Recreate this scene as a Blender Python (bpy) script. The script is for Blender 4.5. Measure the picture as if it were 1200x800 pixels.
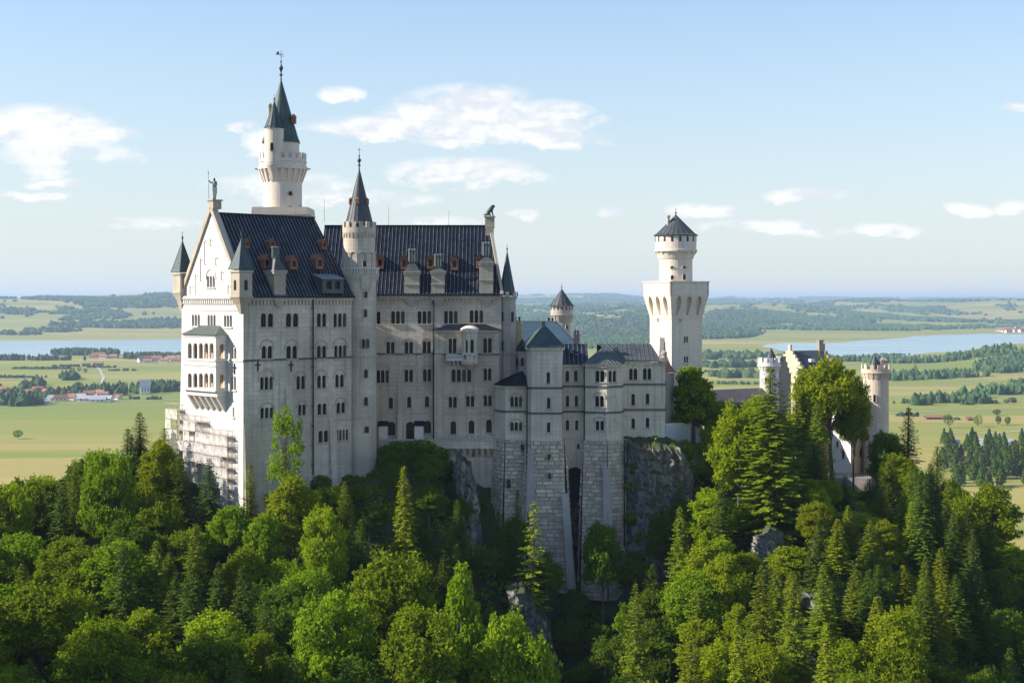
import bpy, math, random
import numpy as np
from mathutils import Vector, Matrix
from mathutils.geometry import tessellate_polygon
from mathutils import noise as mnoise
PI = math.pi
R = math.radians
random.seed(7)
rng = np.random.default_rng(11)
for o in list(bpy.data.objects):
    bpy.data.objects.remove(o)
S = bpy.context.scene
COL = S.collection

# ------------------------------------------------------------------ camera
FPX, CX, HY = 1700.0, 600.0, 352.0          # focal length, centre and horizon in 1200x800 pixels
cam = bpy.data.cameras.new('camera')
cam.sensor_width = 36.0
cam.lens = 36.0 * FPX / 1200.0
cam.shift_y = -(400.0 - HY) / 1200.0
cam.clip_start, cam.clip_end = 1.0, 200000.0
camo = bpy.data.objects.new('camera', cam)
camo.rotation_euler = (R(90), 0, 0)
COL.objects.link(camo)
S.camera = camo

# ------------------------------------------------------------------ light
SUN_EL, SUN_BACK = 31.0, -5.0                # degrees; the sun stands left of the view, a touch behind the castle
ts = Vector((-math.cos(R(SUN_BACK)) * math.cos(R(SUN_EL)), math.sin(R(SUN_BACK)) * math.cos(R(SUN_EL)), math.sin(R(SUN_EL))))
sl = bpy.data.lights.new('sun', 'SUN')
sl.energy, sl.angle, sl.color = 5.0, R(0.5), (1.0, 0.92, 0.80)
so = bpy.data.objects.new('sun', sl)
so.rotation_euler = ts.to_track_quat('Z', 'Y').to_euler()
COL.objects.link(so)
S.view_settings.view_transform = 'Standard'
S.view_settings.look = 'None'
S.view_settings.exposure = 0.80
S.view_settings.gamma = 1.0
S.cycles.max_bounces = 8
S.cycles.transparent_max_bounces = 16
S.cycles.volume_bounces = 0

W = bpy.data.worlds.new('World')
S.world = W
W.use_nodes = True

class NT:
    """small helper round a node tree"""
    def __init__(s, tree):
        s.t = tree; s.n = tree.nodes; s.l = tree.links
    def add(s, ty, **kw):
        n = s.n.new(ty)
        for k, v in kw.items(): setattr(n, k, v)
        return n
    def put(s, sock, v):
        if isinstance(v, bpy.types.NodeSocket): s.l.new(v, sock)
        else: sock.default_value = v
    def math(s, op, a, b=0.0, c=None, clamp=False):
        n = s.add('ShaderNodeMath', operation=op, use_clamp=clamp)
        s.put(n.inputs[0], a); s.put(n.inputs[1], b)
        if c is not None: s.put(n.inputs[2], c)
        return n.outputs[0]
    def mix(s, f, a, b, blend='MIX'):
        n = s.add('ShaderNodeMix', data_type='RGBA', blend_type=blend)
        s.put(n.inputs[0], f)
        for k, v in ((6, a), (7, b)):
            if isinstance(v, tuple) and len(v) == 3: v = v + (1,)
            s.put(n.inputs[k], v)
        return n.outputs[2]
    def noise(s, vec, scale, detail=4, rough=.55, dist=0.0):
        n = s.add('ShaderNodeTexNoise')
        if vec is not None: s.l.new(vec, n.inputs['Vector'])
        n.inputs['Scale'].default_value = scale; n.inputs['Detail'].default_value = detail
        n.inputs['Roughness'].default_value = rough; n.inputs['Distortion'].default_value = dist
        return n.outputs['Fac']
    def ramp(s, f, stops):
        n = s.add('ShaderNodeValToRGB')
        s.put(n.inputs[0], f)
        e = n.color_ramp.elements
        while len(e) < len(stops): e.new(0.5)
        for k, (p, c) in enumerate(stops):
            e[k].position = p
            e[k].color = (c, c, c, 1) if not isinstance(c, tuple) else tuple(c) + (1,)
        return n.outputs[0]
    def mapping(s, vec, scale=(1, 1, 1), rot=(0, 0, 0), loc=(0, 0, 0)):
        n = s.add('ShaderNodeMapping')
        s.l.new(vec, n.inputs[0])
        n.inputs['Scale'].default_value = scale; n.inputs['Rotation'].default_value = rot; n.inputs['Location'].default_value = loc
        return n.outputs[0]

def build_world():
    t = NT(W.node_tree)
    bg = t.n['Background']
    sky = t.add('ShaderNodeTexSky', sky_type='NISHITA', sun_disc=False)
    sky.sun_elevation = R(SUN_EL); sky.sun_rotation = R(270 + SUN_BACK)
    sky.air_density = 1.5; sky.dust_density = 0.25; sky.ozone_density = 4.0; sky.altitude = 1000
    geo = t.add('ShaderNodeTexCoord').outputs['Generated']
    sp = t.add('ShaderNodeSeparateXYZ'); t.l.new(geo, sp.inputs[0])
    y = t.math('MAXIMUM', sp.outputs[1], 0.02)
    u = t.math('DIVIDE', sp.outputs[0], y); v = t.math('DIVIDE', sp.outputs[2], y)
    cb = t.add('ShaderNodeCombineXYZ'); t.l.new(u, cb.inputs[0]); t.l.new(v, cb.inputs[1])
    P = cb.outputs[0]
    Pm = t.mapping(P, (1, 2.0, 1))
    n1 = t.noise(Pm, 26, 8, .62)
    n2 = t.noise(t.mapping(P, (1, 1.6, 1), loc=(3.1, 1.7, 0)), 9, 5, .6)
    du = t.math('MULTIPLY_ADD', n2, .055, -.0275); dv = t.math('MULTIPLY_ADD', n1, .022, -.011)
    uu = t.math('ADD', u, du); vv = t.math('ADD', v, dv)
    blobs = [(460,150,95,15,1),(545,130,82,30,1),(650,141,58,23,1),(600,162,110,12,.8),(403,110,26,9,.9),(535,202,84,17,.95),(600,208,40,9,.8),
             (45,150,75,26,.95),(125,158,42,10,.8),(70,178,70,18,.45),(58,213,26,6,.8),(40,229,40,5,.7),(340,217,80,13,.6),(308,166,22,16,.8),
             (945,230,48,9,.9),(905,266,72,9,.8),(1035,268,42,7,.7),(822,247,52,8,.75),(1133,245,30,8,.7),(1192,243,18,8,.7),
             (622,250,22,5,.6),(716,247,14,5,.6),(1196,127,16,6,.8),(505,262,46,8,.45),(283,149,14,6,.5),(180,262,60,6,.3),(400,232,80,8,.45)]
    tot = None
    for (px, py, rx, ry, a) in blobs:
        x0, z0 = (px - CX) / FPX, (HY - py) / FPX
        a1 = t.math('MULTIPLY', t.math('SUBTRACT', uu, x0), FPX / rx)
        b1 = t.math('MULTIPLY', t.math('SUBTRACT', vv, z0), FPX / ry)
        d = t.math('ADD', t.math('MULTIPLY', a1, a1), t.math('MULTIPLY', b1, b1))
        f = t.math('MULTIPLY', t.math('SUBTRACT', 1.0, d), a)
        tot = f if tot is None else t.math('SMOOTH_MAX', tot, f, 0.15)
    den = t.math('ADD', tot, t.math('MULTIPLY_ADD', n1, 3.4, -1.8))
    mask = t.ramp(t.math('MULTIPLY_ADD', den, .5, .45), [(.20, 0.0), (.40, .40), (.66, .96)])
    # belly shade: the same noise read a little higher up
    n3 = t.noise(t.mapping(P, (1, 2.2, 1), loc=(0, .012, 0)), 22, 5, .55)
    shade = t.ramp(t.math('ADD', t.math('SUBTRACT', n3, n1), .5), [(.44, (1.0, 1.0, 1.0)), (.58, (.78, .83, .90))])
    t.put(mask.node.inputs[0], mask.node.inputs[0].links[0].from_socket)
    dp = t.math('GREATER_THAN', sp.outputs[1], 0.1)
    m = t.math('MULTIPLY', t.math('MULTIPLY', mask, dp), .93)
    cl = t.mix(1.0, shade, (6.15, 6.1, 6.05), 'MULTIPLY')
    skyc = t.mix(1.0, sky.outputs[0], (.92, .97, 1.10), 'MULTIPLY')
    # fair weather haze near the horizon
    hz = t.ramp(t.math('MULTIPLY', t.math('ABSOLUTE', sp.outputs[2]), 4.2), [(0.0, .90), (.35, .55), (1.0, .12)])
    skyc = t.mix(hz, skyc, (4.35, 4.75, 4.95))
    t.l.new(t.mix(m, skyc, cl), bg.inputs[0])
    bg.inputs[1].default_value = 0.1
build_world()

# ------------------------------------------------------------------ materials
def mat(name, base=(.5, .5, .5), rough=.8, metal=0.0, spec=.3):
    m = bpy.data.materials.new(name); m.use_nodes = True
    t = NT(m.node_tree); b = t.n['Principled BSDF']
    b.inputs['Base Color'].default_value = tuple(base) + (1,)
    b.inputs['Roughness'].default_value = rough; b.inputs['Metallic'].default_value = metal
    b.inputs['Specular IOR Level'].default_value = spec
    return m, t, b

def stone(name, c1, c2, bw=1.1, bh=.45, mortar=(.8, .8, .8), joint=.5, bump=.25, stain=.45, streak=.5, patch=None, island=False):
    m, t, b = mat(name, c1, .88)
    uv = t.add('ShaderNodeUVMap').outputs[0]
    pos = t.add('ShaderNodeNewGeometry').outputs['Position']
    br = t.add('ShaderNodeTexBrick')
    t.l.new(uv, br.inputs['Vector'])
    br.inputs['Scale'].default_value = 1.0; br.inputs['Brick Width'].default_value = bw; br.inputs['Row Height'].default_value = bh
    br.inputs['Mortar Size'].default_value = .03; br.inputs['Mortar Smooth'].default_value = .3
    br.inputs['Color1'].default_value = tuple(c1) + (1,); br.inputs['Color2'].default_value = tuple(c2) + (1,)
    dark = tuple(x * .72 for x in c1)
    br.inputs['Mortar'].default_value = tuple(c1[i] * (1 - joint) + dark[i] * joint for i in range(3)) + (1,)
    n_big = t.noise(pos, .09, 5, .6)
    n_fine = t.noise(pos, 1.6, 6, .7)
    col = t.mix(t.ramp(n_big, [(.35, 0.0), (.68, 1.0)]), br.outputs[0], tuple(x * (1 - stain * .42) for x in c2))
    col = t.mix(t.math('MULTIPLY', t.ramp(n_fine, [(.38, 0.0), (.72, 1.0)]), .55), col, tuple(x * .76 for x in c2))
    # rain streaks run down the wall
    st = t.noise(t.mapping(uv, (1.3, .05, 1)), 1.0, 5, .65)
    col = t.mix(t.math('MULTIPLY', t.ramp(st, [(.50, 0.0), (.72, 1.0)]), streak), col, (c2[0] * .46, c2[1] * .47, c2[2] * .46))
    if patch:
        pn = t.noise(pos, .16, 3, .5)
        col = t.mix(t.math('MULTIPLY', t.ramp(pn, [(.48, 0.0), (.60, 1.0)]), .6), col, patch)
    if island:
        ri = t.add('ShaderNodeNewGeometry').outputs['Random Per Island']
        col = t.mix(1.0, col, t.ramp(ri, [(0.0, (.66, .66, .66)), (.5, (.90, .89, .87)), (1.0, (1.12, 1.10, 1.06))]), 'MULTIPLY')
    t.l.new(col, b.inputs['Base Color'])
    bp = t.add('ShaderNodeBump'); bp.inputs['Strength'].default_value = bump; bp.inputs['Distance'].default_value = .08
    t.l.new(t.math('ADD', br.outputs['Fac'], t.math('MULTIPLY', n_fine, -.6)), bp.inputs['Height'])
    bp.invert = True
    t.l.new(bp.outputs[0], b.inputs['Normal'])
    return m

def metal_roof(name, c1, c2, rough=.42, metal=.25, green=None):
    m, t, b = mat(name, c1, rough, metal, .4)
    pos = t.add('ShaderNodeNewGeometry').outputs['Position']
    n = t.noise(pos, .35, 5, .65); n2 = t.noise(t.mapping(pos, (1, 1, .12)), 1.5, 4, .6)
    col = t.mix(t.ramp(n, [(.35, 0.0), (.7, 1.0)]), c1, c2)
    col = t.mix(t.math('MULTIPLY', t.ramp(n2, [(.45, 0.0), (.7, 1.0)]), .5), col, green or tuple(x * 1.7 for x in c2))
    t.l.new(col, b.inputs['Base Color'])
    t.l.new(t.math('MULTIPLY_ADD', n2, .3, rough - .12), b.inputs['Roughness'])
    return m

M = {}
M['wall'] = stone('pale_limestone', (.76, .665, .54), (.60, .52, .42), 1.9, .85, joint=1.1, bump=.6, stain=.75, streak=.8)
M['wall_white'] = stone('white_limestone', (.74, .71, .66), (.68, .65, .60), joint=.3, bump=.15, streak=.25, stain=.2)
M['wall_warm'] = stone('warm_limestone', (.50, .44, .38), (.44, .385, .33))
M['wall_wing'] = stone('grey_limestone', (.86, .77, .63), (.71, .63, .515), 1.9, .85, joint=1.1, bump=.6, stain=.75, streak=.8)
M['rustic'] = stone('rough_stone_block', (.72, .64, .53), (.62, .55, .455), 3.1, .8, joint=.0, bump=.5, stain=.6, streak=.6, island=True)
M['joint'] = mat('dark_joint', (.30, .28, .25), .95)[0]
M['ochre'] = stone('ochre_plaster', (.62, .46, .28), (.56, .40, .24), joint=.2, bump=.1, streak=.3)
M['tower_stone'] = stone('warm_tower_limestone', (.84, .74, .62), (.76, .66, .54), joint=.5, bump=.3, streak=.45, stain=.35)
M['cream'] = stone('cream_brick', (.68, .56, .40), (.62, .50, .35), .5, .25, joint=.3, bump=.15, streak=.3)
M['beige'] = stone('beige_stone', (.74, .61, .47), (.64, .52, .40), 1.0, .5, joint=.5, bump=.3)
M['brick'] = stone('pink_brick', (.52, .37, .29), (.46, .31, .24), .5, .25, joint=.4, bump=.2)
M['orange'] = stone('orange_brick', (.62, .40, .20), (.54, .34, .17), .5, .25, joint=.3, bump=.2)
M['greywall'] = stone('dark_grey_masonry', (.40, .35, .30), (.32, .28, .24), .6, .3)
M['string'] = stone('dark_string_course', (.16, .155, .15), (.12, .118, .115), 1.5, .5, joint=.3, bump=.2)
M['trim'] = stone('stone_trim', (.54, .47, .37), (.48, .41, .32), 1.5, .5, joint=.3, bump=.2)
M['roof'] = metal_roof('dark_blue_roof_metal', (.005, .008, .018), (.012, .016, .027), .5, .0, (.022, .026, .036))
M['roof'].node_tree.nodes['Principled BSDF'].inputs['Specular IOR Level'].default_value = .16
M['seam'] = metal_roof('roof_seam_metal', (.09, .105, .13), (.26, .28, .31), .45, .1)  # oxidised seams, lightened further to paint in sun glancing along them
M['copper'] = metal_roof('green_copper', (.030, .052, .056), (.055, .085, .082), .55, .1, (.09, .125, .11))
M['pale_roof'] = metal_roof('pale_grey_green_roof', (.38, .42, .38), (.46, .49, .43), .6, .0, (.25, .34, .30))
M['slate'] = metal_roof('grey_slate', (.045, .05, .055), (.075, .08, .085), .5, .0, (.10, .11, .11))
M['grey_metal'] = metal_roof('weathered_grey_metal', (.10, .125, .12), (.15, .175, .16), .5, .2, (.22, .23, .21))
M['dormer'] = metal_roof('rust_copper_dormer', (.27, .105, .055), (.19, .07, .04), .65, .1, (.30, .17, .11))
M['bronze'] = metal_roof('green_bronze', (.03, .05, .045), (.05, .085, .07), .5, .4)
M['dark'] = mat('dark_iron_and_opening_shade', (.02, .022, .026), .5)[0]  # iron fittings; also the painted shade inside slits and arched openings
M['wood'] = mat('window_wood', (.022, .019, .017), .7)[0]
M['rust'] = metal_roof('rusty_cap', (.30, .12, .07), (.2, .08, .05), .7, .0)
def glass():
    m, t, b = mat('window_glass', (.006, .007, .010), .25, 0, .18)
    ri = t.add('ShaderNodeNewGeometry').outputs['Random Per Island']
    t.l.new(t.ramp(ri, [(0.0, (.005, .006, .009)), (.72, (.012, .014, .018)), (.86, (.05, .06, .075)), (1.0, (.10, .09, .07))]), b.inputs['Base Color'])  # some panes made paler in base colour to stand for sky glints
    return m
M['glass'] = glass()
M['loggia'] = mat('loggia_ochre_plaster', (.50, .33, .20), .85)[0]

# ------------------------------------------------------------------ object helpers
def tag(o, label=None, cat=None, group=None, kind=None):
    if label: o['label'] = label
    if cat: o['category'] = cat
    if group: o['group'] = group
    if kind: o['kind'] = kind
    return o
def thing(name, label, cat, loc=(0, 0, 0), group=None):
    o = bpy.data.objects.new(name, None); COL.objects.link(o)
    o.location = loc; o.empty_display_size = 1
    return tag(o, label, cat, group)

class MB:
    def __init__(s):
        s.v = []; s.f = []; s.uv = []; s.m = []; s.sm = []
    def poly(s, pts, uv=None, mi=0, smooth=False):
        k = len(s.v)
        s.v.extend([tuple(p) for p in pts])
        s.f.append(tuple(range(k, k + len(pts))))
        if uv is None:
            a, b_, c = Vector(pts[0]), Vector(pts[1]), Vector(pts[2])
            n = (b_ - a).cross(c - a)
            if abs(n.z) > .8 * n.length: uv = [(p[0], p[1]) for p in pts]
            elif abs(n.x) > abs(n.y): uv = [(p[1], p[2]) for p in pts]
            else: uv = [(p[0], p[2]) for p in pts]
        s.uv.append([tuple(q) for q in uv]); s.m.append(mi); s.sm.append(smooth)
    def box(s, c, size, rz=0.0, mi=0, top=1.0):
        cx, cy, cz = c; a, b_, h = size[0] / 2, size[1] / 2, size[2] / 2
        cs, sn = math.cos(rz), math.sin(rz)
        P = []
        for z, k in ((-h, 1.0), (h, top)):
            for (x, y) in ((-a, -b_), (a, -b_), (a, b_), (-a, b_)):
                x, y = x * k, y * k
                P.append((cx + x * cs - y * sn, cy + x * sn + y * cs, cz + z))
        s.hexa(P, mi)
    def hexa(s, P, mi=0):
        """eight corners: bottom loop then top loop, counter-clockwise from above"""
        b0, b1, b2, b3, t0, t1, t2, t3 = P
        s.poly([b3, b2, b1, b0], mi=mi); s.poly([t0, t1, t2, t3], mi=mi)
        for (p, q, r_, w) in ((b0, b1, t1, t0), (b1, b2, t2, t1), (b2, b3, t3, t2), (b3, b0, t0, t3)):
            s.poly([p, q, r_, w], mi=mi)
    def bar(s, p, q, w, h=None, mi=0, up=Vector((0, 0, 1))):
        p, q = Vector(p), Vector(q); h = h or w
        d = (q - p).normalized()
        x = d.cross(up)
        if x.length < 1e-3: x = d.cross(Vector((1, 0, 0)))
        x.normalize(); y = x.cross(d).normalized()
        P = [p - x * w / 2 - y * h / 2, p + x * w / 2 - y * h / 2, p + x * w / 2 + y * h / 2, p - x * w / 2 + y * h / 2]
        Q = [a + (q - p) for a in P]
        s.poly([P[3], P[2], P[1], P[0]], mi=mi); s.poly(Q, mi=mi)
        for k in range(4):
            s.poly([P[k], P[(k + 1) % 4], Q[(k + 1) % 4], Q[k]], mi=mi)
    def tube(s, p, q, r0, r1=None, n=8, mi=0):
        p, q = Vector(p), Vector(q); r1 = r0 if r1 is None else r1
        d = (q - p).normalized(); x = d.orthogonal().normalized(); y = d.cross(x)
        A = [p + (x * math.cos(2 * PI * k / n) + y * math.sin(2 * PI * k / n)) * r0 for k in range(n)]
        B = [q + (x * math.cos(2 * PI * k / n) + y * math.sin(2 * PI * k / n)) * max(r1, .001) for k in range(n)]
        for k in range(n):
            s.poly([A[k], A[(k + 1) % n], B[(k + 1) % n], B[k]], mi=mi, smooth=True)
        s.poly(B, mi=mi); s.poly(A[::-1], mi=mi)
    def lathe(s, c, prof, n=32, mi=0, smooth=True, a0=0.0, arc=2 * PI):
        cx, cy = c
        segs = n
        for (r0, z0), (r1, z1) in zip(prof[:-1], prof[1:]):
            for k in range(segs):
                a, b_ = a0 + arc * k / segs, a0 + arc * (k + 1) / segs
                rm = max(r0, r1)
                P = [(cx + r0 * math.cos(a), cy + r0 * math.sin(a), z0), (cx + r0 * math.cos(b_), cy + r0 * math.sin(b_), z0),
                     (cx + r1 * math.cos(b_), cy + r1 * math.sin(b_), z1), (cx + r1 * math.cos(a), cy + r1 * math.sin(a), z1)]
                U = [(a * rm, z0), (b_ * rm, z0), (b_ * rm, z1), (a * rm, z1)]
                if abs(z1 - z0) < 1e-4: U = [(p[0], p[1]) for p in P]
                if r1 < 1e-3: P.pop(); U.pop()
                elif r0 < 1e-3: P.pop(0); U.pop(0)
                s.poly(P, U, mi, smooth)
    def build(s, name, mats, parent=None):
        me = bpy.data.meshes.new(name)
        me.from_pydata(s.v, [], s.f)
        ul = me.uv_layers.new(name='UVMap')
        flat = np.array([c for f in s.uv for q in f for c in q], dtype=np.float32)
        ul.data.foreach_set('uv', flat)
        if not isinstance(mats, (list, tuple)): mats = [mats]
        for m in mats: me.materials.append(m)
        me.polygons.foreach_set('material_index', s.m)
        me.polygons.foreach_set('use_smooth', s.sm)
        me.update()
        o = bpy.data.objects.new(name, me); COL.objects.link(o)
        if parent:
            o.parent = parent
            par = parent; off = Vector((0, 0, 0))
            while par: off += par.location; par = par.parent
            o.location = -off                      # geometry is written in world metres
        return o

def at(px, py, Y):
    return Vector(((px - CX) / FPX * Y, Y, (HY - py) / FPX * Y))
def XY(px, Y): return Vector(((px - CX) / FPX * Y, Y))
def Zat(py, Y): return (HY - py) / FPX * Y

class Face:
    """a vertical (or leaning) wall plane seen from outside, from p0 (left) to p1 (right)"""
    def __init__(s, p0, p1, lean=0.0, z0=0.0):
        s.p0 = Vector((p0[0], p0[1], 0)); s.p1 = Vector((p1[0], p1[1], 0))
        s.len = (s.p1 - s.p0).length
        s.u = (s.p1 - s.p0).normalized(); s.n = Vector((s.u.y, -s.u.x, 0))
        s.rz = math.atan2(s.u.y, s.u.x)
        s.lean = lean; s.z0 = z0        # metres outward per metre of height above z0
    def pt(s, a, z, out=0.0):
        p = s.p0 + s.u * a + s.n * (out + s.lean * (z - s.z0)); return Vector((p.x, p.y, z))
    def pix(s, px, py):
        d = Vector(((px - CX) / FPX, 1.0, (HY - py) / FPX))
        # plane: (x - p0).n - lean*(z - z0) = 0
        den = d.dot(s.n) - s.lean * d.z
        k = (s.p0.dot(s.n) - s.lean * s.z0) / den
        q = d * k
        return (q - s.p0).dot(s.u), q.z
    def box(s, mb, a0, a1, z0, z1, o0, o1, mi=0):
        P = [s.pt(a0, z0, o1), s.pt(a1, z0, o1), s.pt(a1, z0, o0), s.pt(a0, z0, o0),
             s.pt(a0, z1, o1), s.pt(a1, z1, o1), s.pt(a1, z1, o0), s.pt(a0, z1, o0)]
        mb.hexa(P, mi)

def wall(mb, F, outline, holes, depth=.45, mi=0, back=None):
    loops = [outline] + holes
    tri = tessellate_polygon([[Vector((a, z, 0)) for a, z in L] for L in loops])
    pts = [p for L in loops for p in L]
    for t3 in tri:
        q = [pts[k] for k in t3]
        ar = (q[1][0] - q[0][0]) * (q[2][1] - q[0][1]) - (q[2][0] - q[0][0]) * (q[1][1] - q[0][1])
        if ar < 0: q = q[::-1]
        mb.poly([F.pt(a, z) for a, z in q], q, mi)
    for H in holes:
        n = len(H)
        for k in range(n):
            p, q = H[k], H[(k + 1) % n]
            mb.poly([F.pt(p[0], p[1]), F.pt(q[0], q[1]), F.pt(q[0], q[1], -depth), F.pt(p[0], p[1], -depth)],
                    [(p[0], p[1]), (q[0], q[1]), (q[0], q[1] + .4), (p[0], p[1] + .4)], mi)
        if back is not None:
            mb.poly([F.pt(a, z, -depth) for a, z in H], H, back)

def arch_poly(a0, a1, z0, z1, seg=7, pointed=False):
    """opening with a round head whose top is z1; counter-clockwise"""
    w = a1 - a0; r = w / 2; zs = max(z1 - r, z0 + .05)
    P = [(a0, z0), (a1, z0)]
    for k in range(seg + 1):
        t = PI * k / seg
        P.append((a0 + r + r * math.cos(t), zs + (z1 - zs) * math.sin(t)))
    return P

def lights_of(F, spec):
    cx, cy, n, w, h = spec[:5]
    w *= 1.05; h *= 1.06
    a0, _ = F.pix(cx - w / 2, cy); a1, _ = F.pix(cx + w / 2, cy)
    _, zt = F.pix(cx, cy - h / 2); _, zb = F.pix(cx, cy + h / 2)
    W_ = a1 - a0
    g = .0 if n == 1 else min(.42, .24 * W_ / n)
    lw = (W_ - g * (n - 1)) / n
    return [(a0 + k * (lw + g), a0 + k * (lw + g) + lw) for k in range(n)], zb, zt, a0, a1

def windows(F, specs, parent, mtrim=None, depth=.45, label=None):
    """returns the wall openings; makes one window part per spec, with sill and arch pieces"""
    holes = []
    mtrim = mtrim or M['trim']
    for sp in specs:
        L, zb, zt, a0, a1 = lights_of(F, sp)
        opt = sp[5] if len(sp) > 5 else ''
        for (b0, b1) in L: holes.append(arch_poly(b0, b1, zb, zt))
        mb = MB()
        for (b0, b1) in L:
            P = arch_poly(b0 - .04, b1 + .04, zb - .04, zt + .04)
            mb.poly([F.pt(a, z, -depth + .08) for a, z in P], P, 0)
            m_ = (b0 + b1) / 2
            F.box(mb, m_ - .035, m_ + .035, zb + .01, zt - .06, -depth + .09, -depth + .16, 1)
            F.box(mb, b0 + .01, b1 - .01, zb + (zt - zb) * .55, zb + (zt - zb) * .55 + .07, -depth + .10, -depth + .15, 1)
        wo = mb.build('window', [M['glass'], M['wood']], parent)
        sb = MB(); F.box(sb, a0 - .22, a1 + .22, zb - .26, zb - .015, -.05, .20)
        sb.build('sill', mtrim, wo)
        if 'a' in opt or 'b' in opt:
            ab = MB(); c = (a0 + a1) / 2; r0 = (a1 - a0) / 2 + .12; r1 = r0 + .28; zc = zt - (.30 if 'a' in opt else .8)
            ns = 12
            for k in range(ns):
                t0, t1 = PI * k / ns, PI * (k + 1) / ns
                Q = [(c + r0 * math.cos(t0), zc + r0 * math.sin(t0)), (c + r1 * math.cos(t0), zc + r1 * math.sin(t0)),
                     (c + r1 * math.cos(t1), zc + r1 * math.sin(t1)), (c + r0 * math.cos(t1), zc + r0 * math.sin(t1))]
                q3 = [F.pt(a, z, .12) for a, z in Q]
                b3 = [F.pt(a, z, -.02) for a, z in Q]
                ab.poly(q3, Q)
                for i in range(4): ab.poly([b3[i], b3[(i + 1) % 4], q3[(i + 1) % 4], q3[i]])
            for sx in (-1, 1):                      # little stop stones under the arch
                F.box(ab, c + sx * (r0 + .14) - .2, c + sx * (r0 + .14) + .2, zc - .26, zc - .003, -.02, .16)
            ab.build('arch_trim', mtrim, wo)
    return holes

def round_window(c, r, px, py, w, h, parent, n=1, mtrim=None):
    """a window set in a round wall of radius r; px, py is where it stands in the drawing"""
    cx, cy = c
    d = Vector(((px - CX) / FPX, 1.0)); 
    A = d.dot(d); B = -2 * d.dot(Vector((cx, cy))); C = cx * cx + cy * cy - r * r
    disc = max(B * B - 4 * A * C, 0)
    k = (-B - math.sqrt(disc)) / (2 * A)
    p = d * k; nrm = (p - Vector((cx, cy))).normalized()
    u = Vector((-nrm.y, nrm.x))
    F = Face(p - u * 5, p + u * 5)
    Y = p.y
    wm = w / FPX * Y / max(abs(u.x), .5); hm = h / FPX * Y
    z = Zat(py, Y)
    lw = wm / n * (.86 if n > 1 else 1)
    mb = MB(); fb = MB()
    for i in range(n):
        cx_ = 5 + (i - (n - 1) / 2) * wm / n
        P = arch_poly(cx_ - lw / 2, cx_ + lw / 2, z - hm / 2, z + hm / 2)
        mb.poly([F.pt(a, q, .06) for a, q in P], P, 0)
        P2 = arch_poly(cx_ - lw / 2 - .14, cx_ + lw / 2 + .14, z - hm / 2 - .10, z + hm / 2 + .14)
        m = len(P)
        for j in range(m):
            j2 = (j + 1) % m
            fb.poly([F.pt(*P[j], .20), F.pt(*P[j2], .20), F.pt(*P2[j2], .20), F.pt(*P2[j], .20)][::-1])
            fb.poly([F.pt(*P[j], .20), F.pt(*P[j], -.1), F.pt(*P[j2], -.1), F.pt(*P[j2], .20)])
            fb.poly([F.pt(*P2[j], .20), F.pt(*P2[j2], .20), F.pt(*P2[j2], -.1), F.pt(*P2[j], -.1)])
    wo = mb.build('window', M['glass'], parent)
    fb.build('frame', mtrim or M['trim'], wo)

def band(mb, F, z0, z1, out=.16, a0=0, a1=None, mi=0):
    F.box(mb, a0, F.len if a1 is None else a1, z0, z1, -.03, out, mi)

def rustic(mb, c00, c10, c11, c01, rh=.8, bw=1.7, dep=(.05, .34), mi=0):
    """quad of rough faced stone blocks (bottom-left, bottom-right, top-right, top-left seen from outside)"""
    c00, c10, c11, c01 = map(Vector, (c00, c10, c11, c01))
    n = (c10 - c00).cross(c01 - c00).normalized()
    H = ((c01 - c00).length + (c11 - c10).length) / 2; rows = max(1, round(H / rh))
    mb.poly([c00, c10, c11, c01], mi=3)
    def P(s, t): return (c00 * (1 - s) + c10 * s) * (1 - t) + (c01 * (1 - s) + c11 * s) * t
    for r_ in range(rows):
        t0, t1 = r_ / rows, (r_ + 1) / rows
        Wd = (P(1, t0) - P(0, t0)).length; g = .04
        x = -random.random() * bw * .8
        while x < Wd:
            x2 = x + bw * random.uniform(.65, 1.3)
            s0, s1 = max(x, 0) / Wd, min(x2, Wd) / Wd
            x = x2
            if (s1 - s0) * Wd < .25: continue
            gs = g / Wd; gt = g / H
            A, B, C, D = P(s0 + gs, t0 + gt), P(s1 - gs, t0 + gt), P(s1 - gs, t1 - gt), P(s0 + gs, t1 - gt)
            dd = random.uniform(*dep)
            cc = (A + B + C + D) / 4
            T = [q + (cc - q).normalized() * .13 + n * (dd * random.uniform(.7, 1.2)) for q in (A, B, C, D)]
            mb.poly(T, mi=mi)
            Q = (A, B, C, D)
            for i in range(4): mb.poly([Q[i], Q[(i + 1) % 4], T[(i + 1) % 4], T[i]], mi=mi)

def seams(mb, poly, eave0, eave1, step=.8, w=.07, h=.10, mi=0):
    """standing seams on a flat roof polygon, running up the slope"""
    poly = [Vector(p) for p in poly]
    e = (Vector(eave1) - Vector(eave0)).normalized()
    n = None
    for k in range(1, len(poly) - 1):
        c = (poly[k] - poly[0]).cross(poly[k + 1] - poly[0])
        if n is None or c.length > n.length: n = c
    n.normalize()
    if n.z < 0: n = -n
    up = n.cross(e).normalized()
    if up.z < 0: up = -up
    O = poly[0]
    q = [((p - O).dot(e), (p - O).dot(up)) for p in poly]
    a = min(x for x, _ in q) + step * .5; amax = max(x for x, _ in q)
    while a < amax:
        ys = []
        for k in range(len(q)):
            (x0, y0), (x1, y1) = q[k], q[(k + 1) % len(q)]
            if (x0 - a) * (x1 - a) < 0: ys.append(y0 + (y1 - y0) * (a - x0) / (x1 - x0))
        if len(ys) >= 2 and max(ys) - min(ys) > .3:
            p = O + e * a + up * (min(ys) + .05) + n * h * .5; r_ = O + e * a + up * (max(ys) - .05) + n * h * .5
            mb.bar(p, r_, w, h, mi, n)
        a += step

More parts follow.
